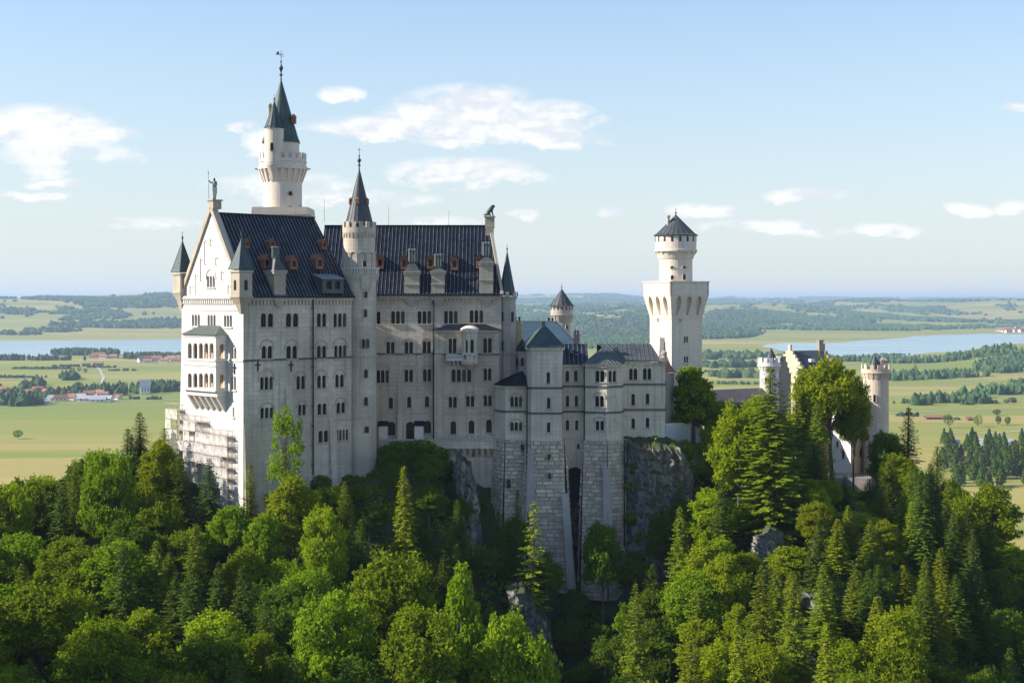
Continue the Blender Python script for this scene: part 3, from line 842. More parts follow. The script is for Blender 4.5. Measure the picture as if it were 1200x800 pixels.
# --- corner turrets of the palace
def corner_turret(cx_py, Y, r, zbase, zbody0, zbody1, zroof, ztip, rz, mw, slit=None):
    c = XY(cx_py, Y); mb = MB(); q4 = PI / 4 + rz; k2 = math.sqrt(2)
    mb.lathe(c, [(.25 * k2, zbase), (r * .6 * k2, zbase + (zbody0 - zbase) * .55), (r * 1.05 * k2, zbody0 - .3), (r * 1.12 * k2, zbody0 - .25), (r * 1.12 * k2, zbody0), (r * k2, zbody0 + .01), (r * k2, zbody1 - .4), (r * 1.15 * k2, zbody1 - .35), (r * 1.15 * k2, zbody1), (.01, zbody1)], 4, 0, False, q4)
    t = mb.build('corner_turret', mw, palace)
    cone_roof(t, c, r * 1.18 * k2, zroof, ztip, 4, M['copper'], 1.06, 4, 'turret_roof', q4, False)
    finial(t, c, ztip - .2, 2.0, .7)
    return t, c
t, c = corner_turret(283, 269.2, 1.42, Zat(368, 270), Zat(347, 270), Zat(317, 270), Zat(316, 270), Zat(279, 270), FL.rz, M['trim'])
for (F_, o_) in ((Face((Vector(c) - FL.u.xy * 1.42 + FL.n.xy * 1.42), (Vector(c) + FL.u.xy * 1.42 + FL.n.xy * 1.42)), 0), (Face((Vector(c) - FG.u.xy * 1.42 + FG.n.xy * 1.42), (Vector(c) + FG.u.xy * 1.42 + FG.n.xy * 1.42)), 1)):
    wm = MB(); P = arch_poly(1.42 - .38, 1.42 + .38, Zat(340, 270), Zat(328, 270)); wm.poly([F_.pt(a, z, .03) for a, z in P]); wo = wm.build('window', M['glass'], t)
corner_turret(213.8, 285.3, 1.30, Zat(366, 285), Zat(342, 285), Zat(320, 285), Zat(319, 285), Zat(282, 285), FL.rz, M['trim'])
# south-east octagonal turret runs down the whole front
c = XY(594.3, 305.0); mb = MB(); r8 = 1.95
zt_ = Zat(347, 304)
mb.lathe(c, [(r8, -36), (r8, zt_ - .9), (r8 + .35, zt_ - .3), (r8 + .35, zt_), (.01, zt_)], 8, 0, False, PI / 8)
for zz in (-4.9, -11.2): mb.lathe(c, [(r8 + .02, zz), (r8 + .18, zz + .02), (r8 + .18, zz + .3), (r8 + .02, zz + .32)], 8, 0, False, PI / 8)
merlons(mb, c, r8 + .2, zt_, 8, .8, .9, .3, 0, 0)
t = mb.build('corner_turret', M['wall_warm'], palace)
cone_roof(t, c, 1.85, zt_ + .1, Zat(294, 304), 8, M['copper'], 1.05, 8, 'turret_roof', PI / 8, False)
finial(t, c, Zat(295, 304), 1.6, .6)
for (px, py, h) in ((589.6, 371, 12), (589.6, 405, 12), (600, 371, 12)): round_window(c, r8 * .95, px, py, 3.4, h, t)

# --- stair tower
stair = palace
c = XY(421, 292.5); YT = 292.5; mb = MB()
def Zt(y): return Zat(y, YT)
mb.lathe(c, [(3.62, -44), (3.44, -23.3), (3.42, Zt(331)), (3.55, Zt(329)), (3.95, Zt(324)), (4.05, Zt(322.5)), (4.05, Zt(321.5)), (3.2, Zt(321.3)),
             (3.2, Zt(275)), (3.35, Zt(273.5)), (3.38, Zt(269.5)), (3.38, Zt(267)), (2.9, Zt(267)), (2.9, Zt(268)), (.01, Zt(268))], 40)
for zz in (-11.25, -23.3): mb.lathe(c, [(3.45, zz), (3.65, zz + .02), (3.65, zz + .26), (3.45, zz + .3)], 40)
ring_corbels(mb, c, 3.18, 3.42, Zt(279), Zt(274.2), 26, .42)
merlons(mb, c, 3.2, Zt(267), 14, .85, 1.15, .35)
for k in range(12):                                        # blind arcade of the drum
    a = 2 * PI * (k + .5) / 12; u = Vector((-math.sin(a), math.cos(a))); p = c + Vector((math.cos(a), math.sin(a))) * 3.17
    F_ = Face(p - u * 2, p + u * 2)
    for sx in (-1, 1): F_.box(mb, 2 + sx * .72 - .09, 2 + sx * .72 + .09, Zt(321), Zt(299.5), -.3, .16)
    for i in range(6):
        t0, t1 = PI * i / 6, PI * (i + 1) / 6
        mb.bar(F_.pt(2 + .72 * math.cos(t0), Zt(299.5) + .72 * math.sin(t0), .08), F_.pt(2 + .72 * math.cos(t1), Zt(299.5) + .72 * math.sin(t1), .08), .18, .18)
st = mb.build('stair_tower', M['wall'], palace)
bm_ = MB()
for k in range(44):
    a = 2 * PI * k / 44; bm_.box((c.x + 3.9 * math.cos(a), c.y + 3.9 * math.sin(a), Zt(318)), (.14, .2, 1.05), a)
bm_.lathe(c, [(3.75, Zt(315.2)), (4.08, Zt(315.2)), (4.08, Zt(314)), (3.75, Zt(314)), (3.75, Zt(315.2))], 40)
bm_.build('balustrade', M['wall_white'], st)
cone_roof(st, c, 2.75, Zt(264), Zt(197), 20, M['slate'], 1.03, 20)
finial(st, c, Zt(198), Zt(173) - Zt(198), 1.1)
dm = MB()
for (a, z) in ((-PI / 2 - .1, Zt(237)), (-PI / 2 - 1.25, Zt(237)), (-PI / 2 + 1.1, Zt(237))):
    rr = 2.75 * (Zt(197) - z) / (Zt(197) - Zt(264)) + .1
    dm.box((c.x + rr * math.cos(a), c.y + rr * math.sin(a), z), (.7, .75, 1.0), a); dm.box((c.x + rr * math.cos(a), c.y + rr * math.sin(a), z + .7), (.8, .8, .4), a, 0, .2)
dm.build('roof_dormer', M['dormer'], st)
for w_ in [(428.4,344.4,3.4,8.5),(428,367,3.4,9),(428.5,437.5,4,10),(428.5,470,4,10),(429.3,503,4.8,8),(427,309,4,7.5)]: round_window(c, 3.40, *w_, st)
round_window(c, 3.42, 428, 402.5, 9, 10.5, st, 2)
# little corbelled oriel strip on the stair tower
mb = MB(); p = XY(429, 289.3); F_ = Face(p - Vector((.9, .22)), p + Vector((.9, -.22)) )
F_ = Face((p.x - .95, p.y - .05), (p.x + .95, p.y + .35))
F_.box(mb, 0, 1.9, Zt(339), Zt(323), -1.2, .45); F_.box(mb, .25, 1.65, Zt(342), Zt(339.05), -1.2, .15)
mb.build('oriel', M['wall'], st)

# ================================================================== THE TALL NORTH TOWER
def north_tower():
    Y = 318.0; z = lambda y: Zat(y, Y); c = XY(331.5, Y)
    T = thing('round_tower', 'tallest white round tower with blue-green spire and weathervane, rising behind the palace roof', 'tower', (c.x, c.y, -32))
    mb = MB(); r = 4.15
    mb.lathe(c, [(r + .2, -32), (r, 0), (r, z(213)), (r + .2, z(211)), (r + .85, z(197)), (r + .95, z(196)), (r + .95, z(187)), (r + .6, z(187)), (r + .6, z(191)), (3.6, z(191)), (3.55, z(168.5)), (3.8, z(168)), (.01, z(168))], 44)
    for k in range(22):                                  # arcaded brackets
        a = 2 * PI * k / 22; u = Vector((-math.sin(a), math.cos(a))); d = Vector((math.cos(a), math.sin(a)))
        def q(rr, s, zz): p = c + d * rr + u * s; return (p.x, p.y, zz)
        mb.hexa([q(r - .1, -.22, z(214)), q(r + .15, -.22, z(214)), q(r + .15, .22, z(214)), q(r - .1, .22, z(214)), q(r, -.30, z(199.5)), q(r + 1.15, -.30, z(199.5)), q(r + 1.15, .30, z(199.5)), q(r, .30, z(199.5))])
    mb.lathe(c, [(r + 1.0, z(199.4)), (r + 1.2, z(199.3)), (r + 1.2, z(195.5)), (r + 1.0, z(195.4))], 44)
    mb.lathe(c, [(r + .96, z(191.2)), (r + 1.1, z(191)), (r + 1.1, z(189.8)), (r + .96, z(189.6))], 44)
    merlons(mb, c, r + .78, z(187), 20, .85, z(180) - z(187), .34)
    # square gallery platform at the ridge
    cx_, cy_ = XY(332.5, Y)
    mb.box((cx_, cy_, z(250.5)), (12.2, 11.0, 1.0)); mb.box((cx_, cy_, z(253) - 4), (11.4, 10.2, 8))
    for (sx, sy, lx, ly) in ((0, -1, 12.0, .3), (0, 1, 12.0, .3), (-1, 0, .3, 10.2), (1, 0, .3, 10.2)):
        mb.box((cx_ + sx * 5.85, cy_ + sy * 5.3, z(248.6) + .35), (lx, ly, .9))
    b = mb.build('wall', M['tower_stone'], T)
    cone_roof(T, c + Vector((-.4, 0)), 3.95, z(168), z(93), 20, M['copper'], 1.05, 20)
    finial(T, c + Vector((-.4, 0)), z(94), z(59) - z(94), 1.25, None, True)
    # side turret
    tc = XY(321.3, Y - 3.6); mb = MB()
    mb.lathe(tc, [(.25, z(216)), (.7, z(211)), (1.3, z(203)), (1.95, z(196)), (2.08, z(192)), (2.08, z(155)), (2.2, z(154.5)), (2.2, z(153.5)), (.01, z(153.5))], 24)
    s_ = mb.build('side_turret', M['tower_stone'], T)
    cone_roof(s_, tc, 2.1, z(153.5), z(121), 14, M['copper'], 1.08, 14, 'turret_roof')
    finial(s_, tc, z(122), 1.6, .6)
    round_window(tc, 2.08, 319, 172, 3.4, 9, s_)
    for w_ in [(340, 226.5, 3.8, 4.5), (340, 244, 3.8, 4.5), (351.8, 244, 2.2, 4.5)]: round_window(c, r, *w_, T)
    mb = MB(); p = XY(316, Y + 2); mb.lathe(p, [(.38, z(160)), (.38, z(124)), (.5, z(124)), (.5, z(121)), (.2, z(119.5)), (.01, z(119.5))], 10); mb.build('chimney', M['trim'], T)
    mb = MB(); p = XY(344.3, Y - 1); mb.box((p.x, p.y, z(141)), (.9, 1.6, 1.7)); mb.box((p.x, p.y, z(136)), (1.1, 1.8, .5), 0, 0, .3); mb.build('dormer', M['dormer'], T)
    mb = MB()
    for a in (-PI * .97, -.05): 
        mb.bar((c.x + (r + 1) * math.cos(a), c.y + (r + 1) * math.sin(a), z(199)), (c.x + (r + 1.9) * math.cos(a), c.y + (r + 1.9) * math.sin(a), z(198)), .3, .3)
    mb.build('gargoyle', M['trim'], T)
north_tower()

# ================================================================== THE LADIES' WING IN FRONT
wing = thing('palace_wing', 'grey stone wing with stepped bays, copper roofs and tall rough stone base above the gorge', 'castle wing', (12, 294, -55))
wb = MB(); base = MB()
def poly_front(pts, yt, yb, specs=None, strings=(), m=M['wall'], out_t=.35):
    """pts: list of (px, Y) left to right; specs: per edge window specs"""
    for i in range(len(pts) - 1):
        p, q = XY(*pts[i]), XY(*pts[i + 1]); F = Face(p, q); Ym = (p.y + q.y) / 2
        zt_, zb2 = Zat(yt, 295), Zat(yb, 295)
        H = windows(F, clean((specs or {}).get(i, [])), wing)
        wall(wb, F, [(0, zb2 - .3), (F.len, zb2 - .3), (F.len, zt_), (0, zt_)], H)
        for s_ in strings:
            F.box(wb, -.08, F.len + .08, Zat(s_ + 1.1, 295), Zat(s_ - .9, 295), -.03, .20, 1)
        F.box(wb, -.1, F.len + .1, zt_ - .5, zt_ - .01, -.03, out_t)
def poly_base(pts, yt, yb, lean, rh=.8):
    for i in range(len(pts) - 1):
        p, q = XY(*pts[i]), XY(*pts[i + 1]); F = Face(p, q)
        zt_, zb2 = Zat(yt, 295), Zat(yb, 295); h = zt_ - zb2; o = h * lean
        rustic(base, F.pt(-o * .35, zb2, o), F.pt(F.len + o * .35, zb2, o), F.pt(F.len, zt_, .12), F.pt(0, zt_, .12), rh)
        base.poly([F.pt(0, zt_, .12), F.pt(F.len, zt_, .12), F.pt(F.len, zt_, -.5), F.pt(0, zt_, -.5)])
bayA = [(580, 302), (580.5, 299), (592, 295.5), (620, 295.5)]
poly_front(bayA, 452, 515, {2: [(605,470.5,3,13,11.5,'b'),(605,499.5,3,13,9.5,'b')], 1: []}, (482,))
poly_base(bayA, 515, 625, .05)
towA = [(617, 298), (618.5, 294.0), (622.5, 293.0), (658.5, 293.0), (660, 299)]
poly_front(towA, 406.8, 515, {2: [(642.5,442.5,1,3.8,12.5),(643,472,1,3.8,12),(643,500.5,1,3.8,11)]}, (453.5, 483))
poly_base([(615.5, 298), (617.5, 293.6), (621.5, 292.6), (661, 292.6), (662, 299)], 515.3, 690, .06)
rec = [(659.5, 297.5), (686, 297.5)]
poly_front(rec, 427.5, 515, {0: [(664.8,440.8,1,4,12),(674.8,440.2,1,4,12),(665,470,1,3.6,12),(675.5,469.5,1,3.6,12),(665,497.8,1,3.6,11),(675.8,497.8,1,3.4,10.5)]}, (453, 483))
# recess base with the tall arch, its inner shade painted on a dark back
F_ = Face(XY(657, 297.0), XY(688, 297.0))
P0 = F_.pix(664, 700); P1 = F_.pix(683.5, 547)
wall(base, F_, [(0, Zat(720, 297)), (F_.len, Zat(720, 297)), (F_.len, Zat(515, 295)), (0, Zat(515, 295))],
     [arch_poly(P0[0], P1[0], P0[1], P1[1], 10), [F_.pix(676.3, 525)[0:1] + (F_.pix(676.3, 526)[1],), (F_.pix(678.8, 526)[0], F_.pix(676.3, 526)[1]), (F_.pix(678.8, 526)[0], F_.pix(676.3, 520)[1]), (F_.pix(676.3, 525)[0], F_.pix(676.3, 520)[1])]], 5.5, 0, 1)
bayB = [(685, 298), (685.2, 294.6), (711.3, 293.2), (728, 295.2), (731, 299)]
poly_front(bayB, 427, 515, {1: [(702.8,440.8,2,9.5,12.5),(702.5,470,2,9.5,12,'a'),(702.8,498.3,2,9.2,10.5,'a')], 2: [(717.7,440.8,2,8.6,12.5)]}, (452.5, 482.5))
for (px, py, w, h) in ((718.5, 470, 8, 15), (718.5, 497.5, 8, 14)):    # blind niches
    F_ = Face(XY(*bayB[2]), XY(*bayB[3])); L, zb, zt, a0, a1 = lights_of(F_, (px, py, 1, w, h)); P = arch_poly(a0, a1, zb, zt, 8)
    for k in range(len(P)):
        p, q = P[k], P[(k + 1) % len(P)]; wb.bar(F_.pt(p[0], p[1], .03), F_.pt(q[0], q[1], .03), .16, .16)
poly_base([(683, 298), (684, 294.2), (711.3, 292.7), (729.5, 294.9), (732, 299)], 515.3, 700, .035)
rw = [(729.5, 299.0), (779.3, 299.0), (779.5, 311)]
poly_front(rw, 425, 513, {0: [(742,438.3,2,9,12.5),(758.3,438,2,9,12.5),(742,468,1,4,12.5),(758.8,467,1,4,12),(742,495.8,1,4,11),(758.8,494.8,1,4,11)]}, (451.5, 481.5))
wb.poly([tuple(at(580, 452, 302)), tuple(at(779, 452, 311)), tuple(at(779, 520, 311)), tuple(at(580, 520, 302))])
wb.build('wall', [M['wall_wing'], M['string']], wing)
# smooth piers set against the rough base
def pier(px0, px1, py_t, py_b, Yt, Yb, w2=None):
    p0, p1 = at(px0, py_t, Yt), at(px1, py_t, Yt); o = (w2 or 0)
    q0, q1 = at(px0 + o, py_b, Yb), at(px1 + o + 2, py_b, Yb)
    d = Vector((0, 3.5, 0)); d2 = Vector((0, 6, 0))
    base.hexa([q0, q1, q1 + d2, q0 + d2, p0, p1, p1 + d, p0 + d], 2)
pier(618.5, 626, 525, 600, 292.2, 291.0, -2)
pier(658, 666, 579, 690, 290.2, 287.5, 7)
pier(706.5, 715.5, 549, 640, 291.6, 290.6, 1)
M['pier'] = stone('pier_stone', (.47, .45, .41), (.40, .38, .345), 1.4, .8, joint=.6, bump=.5, stain=.7, streak=.7)
base.build('stone_base', [M['rustic'], M['dark'], M['pier'], M['joint']], wing)
bw = MB()
for (px, py, w, h) in ((643.3, 535, 3, 6), (644, 557, 3, 6), (612, 524, 3, 6.5), (596, 566, 4, 9)):
    p = at(px, py, 292.0 if px > 620 else 294.6); bw.box(tuple(p), (w / FPX * 292, .8 + (py - 515) * .03, h / FPX * 292))
bw.build('slit', M['dark'], wing)  # solid dark boxes standing in for the shade inside the slits
# roofs of the wing
def hip(poly, apex, m, name, step=.9, parent=None):
    """poly: eave points left to right (front), apex: ridge points left to right"""
    mb = MB(); n = len(poly)
    if len(apex) == 1:
        for i in range(n - 1):
            t3 = [poly[i], poly[i + 1], apex[0]]; mb.poly(t3); seams(mb, t3, poly[i], poly[i + 1], step, .08, .09, 1)
        mb.poly([poly[-1], poly[0], apex[0]])
    else:
        mb.poly([poly[0], poly[-1], apex[-1], apex[0]]); seams(mb, [poly[0], poly[-1], apex[-1], apex[0]], poly[0], poly[-1], step, .08, .09, 1)
        mb.poly([apex[0], apex[-1], apex[-1] + Vector((0, 7, -4)), apex[0] + Vector((0, 7, -4))])
    if len(poly) > 2: mb.poly(poly[::-1])
    return mb.build(name, m, parent or wing)
ez = lambda px, Y, py, Yz=295: Vector((XY(px, Y).x, Y, Zat(py, Yz)))
hip([ez(578.5, 303, 452), ez(579, 298.6, 452), ez(591.5, 294.6, 452), ez(620.5, 294.6, 452), ez(621, 302, 452)], [ez(612, 301.5, 436)], [M['roof'], M['roof']], 'bay_roof')
zt_ = 406.5
hip([ez(617, 299, zt_), ez(617.5, 292.4, zt_), ez(660.5, 292.4, zt_), ez(661.5, 299, zt_)], [ez(638.5, 296, 381)], [M['copper'], M['copper']], 'tower_roof', .8)
mb = MB(); tp = [ez(617, 299, zt_), ez(661.5, 299, zt_), ez(655, 307, zt_), ez(612, 307, zt_)]
mb.poly([tp[0], tp[3], ez(628, 303, 388), ez(638.5, 296, 381)]); mb.poly([tp[1], ez(638.5, 296, 381), ez(628, 303, 388), tp[2]]); mb.poly([tp[3], tp[2], ez(628, 303, 388)]); mb.build('tower_roof', M['copper'], wing)
ridge_z = Zat(403, 304)
a_, b_ = Vector((XY(660, 296.8).x, 296.8, Zat(427.3, 295))), Vector((XY(690, 296.8).x, 296.8, Zat(427.3, 295)))
hip([a_, b_], [Vector((a_.x, 304, ridge_z)), Vector((b_.x, 304, ridge_z))], [M['roof'], M['seam']], 'recess_roof')
hip([ez(684, 300, 426.6), ez(684, 294.0, 426.6), ez(711.5, 292.5, 426.6), ez(729.5, 294.5, 426.6), ez(733, 300, 426.6)], [Vector((XY(712, 302).x, 302, ridge_z + .2))], [M['slate'], M['grey_metal']], 'bay_roof')
a_, b_ = Vector((XY(728, 298.2).x, 298.2, Zat(424.6, 295))), Vector((XY(776, 298.2).x, 298.2, Zat(424.6, 295)))
hip([a_, b_], [Vector((XY(700, 304).x, 304, ridge_z)), Vector((XY(762, 305).x, 304, ridge_z))], [M['slate'], M['grey_metal']], 'wing_roof')
# stepped gable at the east end
gb = MB(); F_ = Face(XY(776.5, 298.4), XY(779.5, 311)); n_ = 6
for k in range(n_):
    a0, a1 = k * 1.08, (k + 1) * 1.08 - .01
    zt2 = Zat(424, 295) + (k + 1) * .72; F_.box(gb, a0, a1, Zat(428, 295), zt2, -.8, .1)
F_.box(gb, 6.5, 12, Zat(428, 295), Zat(402, 300), -.8, .1)
F_.box(gb, 5.6, 7.0, Zat(403, 300), Zat(396, 302), -.8, .15)
gb.lathe(XY(778.2, 298.9), [(.55, Zat(425, 296)), (.55, Zat(419, 296)), (.4, Zat(417, 296)), (.62, Zat(416, 296)), (.62, Zat(413, 296)), (.05, Zat(411, 296))], 8)
gb.build('stepped_gable', M['wall_warm'], wing)
for (px, y0_, y1_, Y) in ((684.8, 428, 515, 293.7), (617.6, 452, 560, 293.2), (731.8, 515, 640, 294.0)):
    pb = MB(); p, q_ = at(px, y0_, Y), at(px, y1_, Y - .6); pb.tube(p, q_, .14, .14, 6); pb.build('downpipe', M['dark'], wing)
# small rooftop vents
for (px, py) in ((670, 412), (676, 417), (721, 409)):
    vb = MB(); p = at(px, py, 300.5); vb.box(tuple(p), (.7, .9, .6)); vb.box((p.x, p.y, p.z + .4), (.9, 1.1, .12)); vb.build('roof_vent', M['grey_metal'], wing)

# ================================================================== BUILDINGS BEHIND THE WING
def knights_house():
    Y = 318.0
    T = thing('courtyard_house', 'low courtyard house with pale green-grey hipped roof between the palace and the wing', 'house', (12, 322, -32))
    mb = MB(); X0, X1 = XY(600, 316).x, XY(677, 316).x
    ze_, zr = Zat(407, 316), Zat(377.5, 324)
    for p, q in (((X0, 316), (X1, 316)), ((X1, 316), (X1, 334)), ((X1, 334), (X0, 334)), ((X0, 334), (X0, 316))): plain(mb, p, q, -34, ze_)
    mb.build('wall', M['wall'], T)
    rb = MB(); e = .5
    q = [Vector((X0 - e, 315.5, ze_)), Vector((X1 + e, 315.5, ze_)), Vector((X1 + e, 334.5, ze_)), Vector((X0 - e, 334.5, ze_)), Vector((XY(613, 325).x, 325, zr)), Vector((XY(652, 325).x, 325, zr))]
    for idx in ((0, 1, 5, 4), (1, 2, 5), (2, 3, 4, 5), (3, 0, 4)):
        P = [q[i] for i in idx]; rb.poly(P); seams(rb, P, P[0], P[1], .9, .07, .07)
    rb.bar(q[1] + Vector((0, 0, .1)), q[5] + Vector((0, 0, .1)), .3, .3); rb.bar(q[4] + Vector((0, 0, .1)), q[5] + Vector((0, 0, .1)), .3, .3)
    rb.build('roof', M['pale_roof'], T)
    def stack(px0, px1, y0_, y1_, Yc, m, mcap, nm='chimney'):
        mb = MB(); p, q_ = at(px0, y0_, Yc), at(px1, y1_, Yc); w = q_.x - p.x
        mb.box(((p.x + q_.x) / 2, Yc, (p.z + q_.z) / 2), (w, w * .8, q_.z - p.z)); mb.box(((p.x + q_.x) / 2, Yc, q_.z - (q_.z - p.z) * .3), (w * 1.25, w, .22)); mb.box(((p.x + q_.x) / 2, Yc, q_.z + .1), (w * 1.3, w * 1.1, .25))
        c = mb.build(nm, m, T)
        for sx in (-.25, .25):
            pb = MB(); pb.lathe(((p.x + q_.x) / 2 + sx * w, Yc), [(.22, q_.z + .22), (.2, q_.z + .8), (.3, q_.z + .82), (.3, q_.z + 1.0), (.02, q_.z + 1.1)], 8); pb.build('chimney_pot', mcap, c)
    stack(602, 611, 412, 377, 312.5, M['ochre'], M['bronze'])
    stack(641, 650, 386, 378, 326, M['greywall'], M['dark'])
    stack(672.5, 679, 405, 393, 312.0, M['brick'], M['rust'])
    stack(635, 639, 392, 382, 321, M['greywall'], M['grey_metal'])
knights_house()

def stair_lodge():
    """the sunlit rounded apse between palace and wing"""
    T = thing('apse', 'small rounded apse with pale wall and low copper roof between palace and wing tower', 'apse', (2.5, 309, -32))
    c = XY(612, 308); z = lambda y: Zat(y, 307); mb = MB(); r = 1.55
    mb.lathe(c, [(r + .1, -34), (r, z(414)), (r + .2, z(413)), (r + .2, z(411.5)), (.01, z(411.5))], 20)
    mb.build('wall', M['wall_white'], T)
    cone_roof(T, c, r + .1, z(411.5), z(397), 12, M['copper'], 1.1, 12)
    round_window(c, r, 612, 424, 3, 9, T); round_window(c, r, 606, 424, 3, 9, T)
    mb = MB(); p = XY(606, 311.5); mb.box((p.x, p.y, (z(408) - 34) / 2), (2.4, 4, z(408) + 34)); mb.build('side_wall', M['ochre'], T)
stair_lodge()

def round_turret():
    Y = 345.0; z = lambda y: Zat(y, Y); c = XY(658.3, Y)
    T = thing('round_turret', 'short round battlemented turret with grey cone roof standing behind the courtyard house', 'turret', (c.x, c.y, -32))
    mb = MB(); r = 2.15
    mb.lathe(c, [(r, -34), (r, z(377)), (r + .45, z(369)), (r + .5, z(368)), (r + .5, z(359.3)), (.01, z(359.3))], 28)
    ring_corbels(mb, c, r, r + .55, z(377), z(370), 16, .35)
    mb.lathe(c, [(r + .5, z(369.6)), (r + .62, z(369.4)), (r + .62, z(368.6)), (r + .5, z(368.4))], 28)
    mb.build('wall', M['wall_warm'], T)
    sb = MB()
    for k in range(16):
        a = 2 * PI * k / 16; sb.box((c.x + (r + .5) * math.cos(a), c.y + (r + .5) * math.sin(a), z(361.3)), (.1, .3, .65), a)
    sb.build('slit', M['dark'], T)  # dark boxes paint the shade of the slit openings
    cone_roof(T, c, r + .62, z(359), z(338.5), 16, M['slate'], 1.1, 16)
    finial(T, c, z(339.5), 1.6, .5)
    for w_ in [(664, 383, 2.2, 5), (662, 392, 2.2, 5)]: round_window(c, r, *w_, T)
round_turret()

def square_tower():
    K = Vector((37.95, 345.0)); ph = R(60.5); s = 9.0
    dl = Vector((-math.cos(ph), math.sin(ph))); dr = Vector((math.sin(ph), math.cos(ph)))
    cen = K + (dl + dr) * s / 2; z = lambda y: Zat(y, 348)
    T = thing('square_tower', 'tall white square tower with flared arcaded top carrying a round lookout with grey cone roof', 'tower', (cen.x, cen.y, -36))
    FLt, FRt = Face(K + dl * s, K), Face(K, K + dr * s)
    FB1, FB2 = Face(K + dr * s, K + dr * s + dl * s), Face(K + dr * s + dl * s, K + dl * s)
    mb = MB(); zk, zt_, zp = z(372), z(346), z(329.5); o = 1.15
    HR = windows(FRt, [(797,374,2,4.6,7),(804,397.5,2,4.6,7),(804,421,2,4.6,7),(798,449,2,6,9,'a')], T, M['wall_white'], .35)
    HL = windows(FLt, [(771,374,1,1.6,6),(774,398,1,1.6,6)], T, M['wall_white'], .35)
    for F, H in ((FLt, HL), (FRt, HR), (FB1, []), (FB2, [])):
        wall(mb, F, [(0, -38), (s, -38), (s, zk), (0, zk)], H, .35)
        # flare with three pointed niches
        h = zt_ - zk; FF = Face(F.p0.xy, F.p1.xy, o / h, zk)
        hol = []
        for k in range(3):
            cx_ = s * (k + .5) / 3; w2 = .78; P = []
            zb2, ztp = zk - .0 + h * .10, z(341)
            prof = [(-.22, .0), (.22, .0), (.7, .28), (1, .55), (1, .74), (.72, .89), (0, 1), (-.72, .89), (-1, .74), (-1, .55), (-.7, .28)]
            hol.append([(cx_ + a * w2, zb2 + b_ * (min(ztp, zt_ - .15) - zb2)) for a, b_ in prof])
        # side edges widen with the lean so the four planes meet
        wall(mb, FF, [(0, zk), (s, zk), (s + o, zt_), (-o, zt_)], hol, .9, 0, 0)
        F.box(mb, -o, s + o, zt_ + .0, zp - .3, o - .5, o); F.box(mb, -o - .15, s + o + .15, zp - .3, zp, o - .7, o + .2)
        F.box(mb, -.05, s + .05, zk - .25, zk - .02, -.05, .12)
    c4 = [cen + (dl * a + dr * b_) * (s / 2 + o) for a, b_ in ((-1, -1), (-1, 1), (1, 1), (1, -1))]
    mb.poly([(p.x, p.y, zp - .15) for p in c4])
    mb.build('wall', M['tower_stone'], T)
    zc = lambda y: Zat(y, 351); mb = MB(); r = 4.0
    mb.lathe(cen, [(r, zp - .2), (r, zc(304)), (r + .2, zc(303)), (r + .85, zc(294.5)), (r + .95, zc(294)), (r + .95, zc(277)), (.01, zc(277))], 40)
    mb.lathe(cen, [(r + .01, zc(303.5)), (r + .14, zc(303.3)), (r + .14, zc(302.5)), (r + .01, zc(302.3))], 40)
    ring_corbels(mb, cen, r, r + 1.12, zc(301.5), zc(295), 18, .5)
    mb.lathe(cen, [(r + .96, zc(295.2)), (r + 1.2, zc(295)), (r + 1.2, zc(293)), (r + .96, zc(292.8))], 40)
    d = mb.build('lookout', M['tower_stone'], T)
    sb = MB()
    for k in range(16):
        a = 2 * PI * k / 16 + .1; sb.box((cen.x + (r + .95) * math.cos(a), cen.y + (r + .95) * math.sin(a), zc(280.6)), (.1, .5, 1.25), a)
    sb.build('slit', M['dark'], d)  # dark boxes in place of shaded openings under the roof
    for w_ in [(788,313,4,2.4),(801.5,313,4,2.4),(788,325,3,5),(801.5,324.5,3.2,6)]: round_window(cen, r, *w_, d)
    cone_roof(T, cen, r + 1.0, zc(276.5), zc(251.5), 24, M['slate'], 1.08, 24)
    finial(T, cen, zc(253), 1.9, .7)
    mb = MB(); p = XY(783, 350); mb.lathe(p, [(.38, zc(268)), (.38, zc(255)), (.52, zc(254.8)), (.52, zc(253)), (.05, zc(252))], 10); mb.build('chimney', M['trim'], T)
square_tower()

def link_building():
    T = thing('link_building', 'narrow sunlit pinkish wall with small lean-to roof between the wing gable and the square tower', 'building', (36.5, 330, -34))
    mb = MB(); p, q = XY(776, 326), XY(790, 330)
    F = Face(p, q); H = []
    wall(mb, F, [(0, -36), (F.len, -36), (F.len, Zat(437, 328)), (0, Zat(437, 328))], H)
    plain(mb, q, (q.x, q.y + 12), -36, Zat(437, 328)); plain(mb, (p.x, p.y + 12), p, -36, Zat(437, 328))
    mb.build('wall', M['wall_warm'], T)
    rb = MB(); z0_, z1_ = Zat(436.5, 328), Zat(421, 328)
    rb.poly([(p.x - .4, p.y - .5, z0_), (q.x + .5, q.y - .5, z0_), (q.x - 1.6, q.y + 4, z1_), (p.x - .4, p.y + 4, z1_)])
    rb.poly([(q.x + .5, q.y - .5, z0_), (q.x + .5, q.y + 12, z0_), (q.x - 1.6, q.y + 12, z1_), (q.x - 1.6, q.y + 4, z1_)])
    rb.build('roof', M['rust'], T)
link_building()

def terrace_wall():
    """the pale edge of the upper court between wing and trees"""
    T = MB(); F = Face(XY(780, 322), XY(822, 334)); F.box(T, 0, F.len, -38, Zat(500, 325), -1.2, 0); F.box(T, -.1, F.len, Zat(500, 325), Zat(496, 325), -1.4, .15)
    o = T.build('terrace_wall', M['wall_white'], None); tag(o, 'low pale terrace wall at the foot of the square tower', 'wall')
terrace_wall()

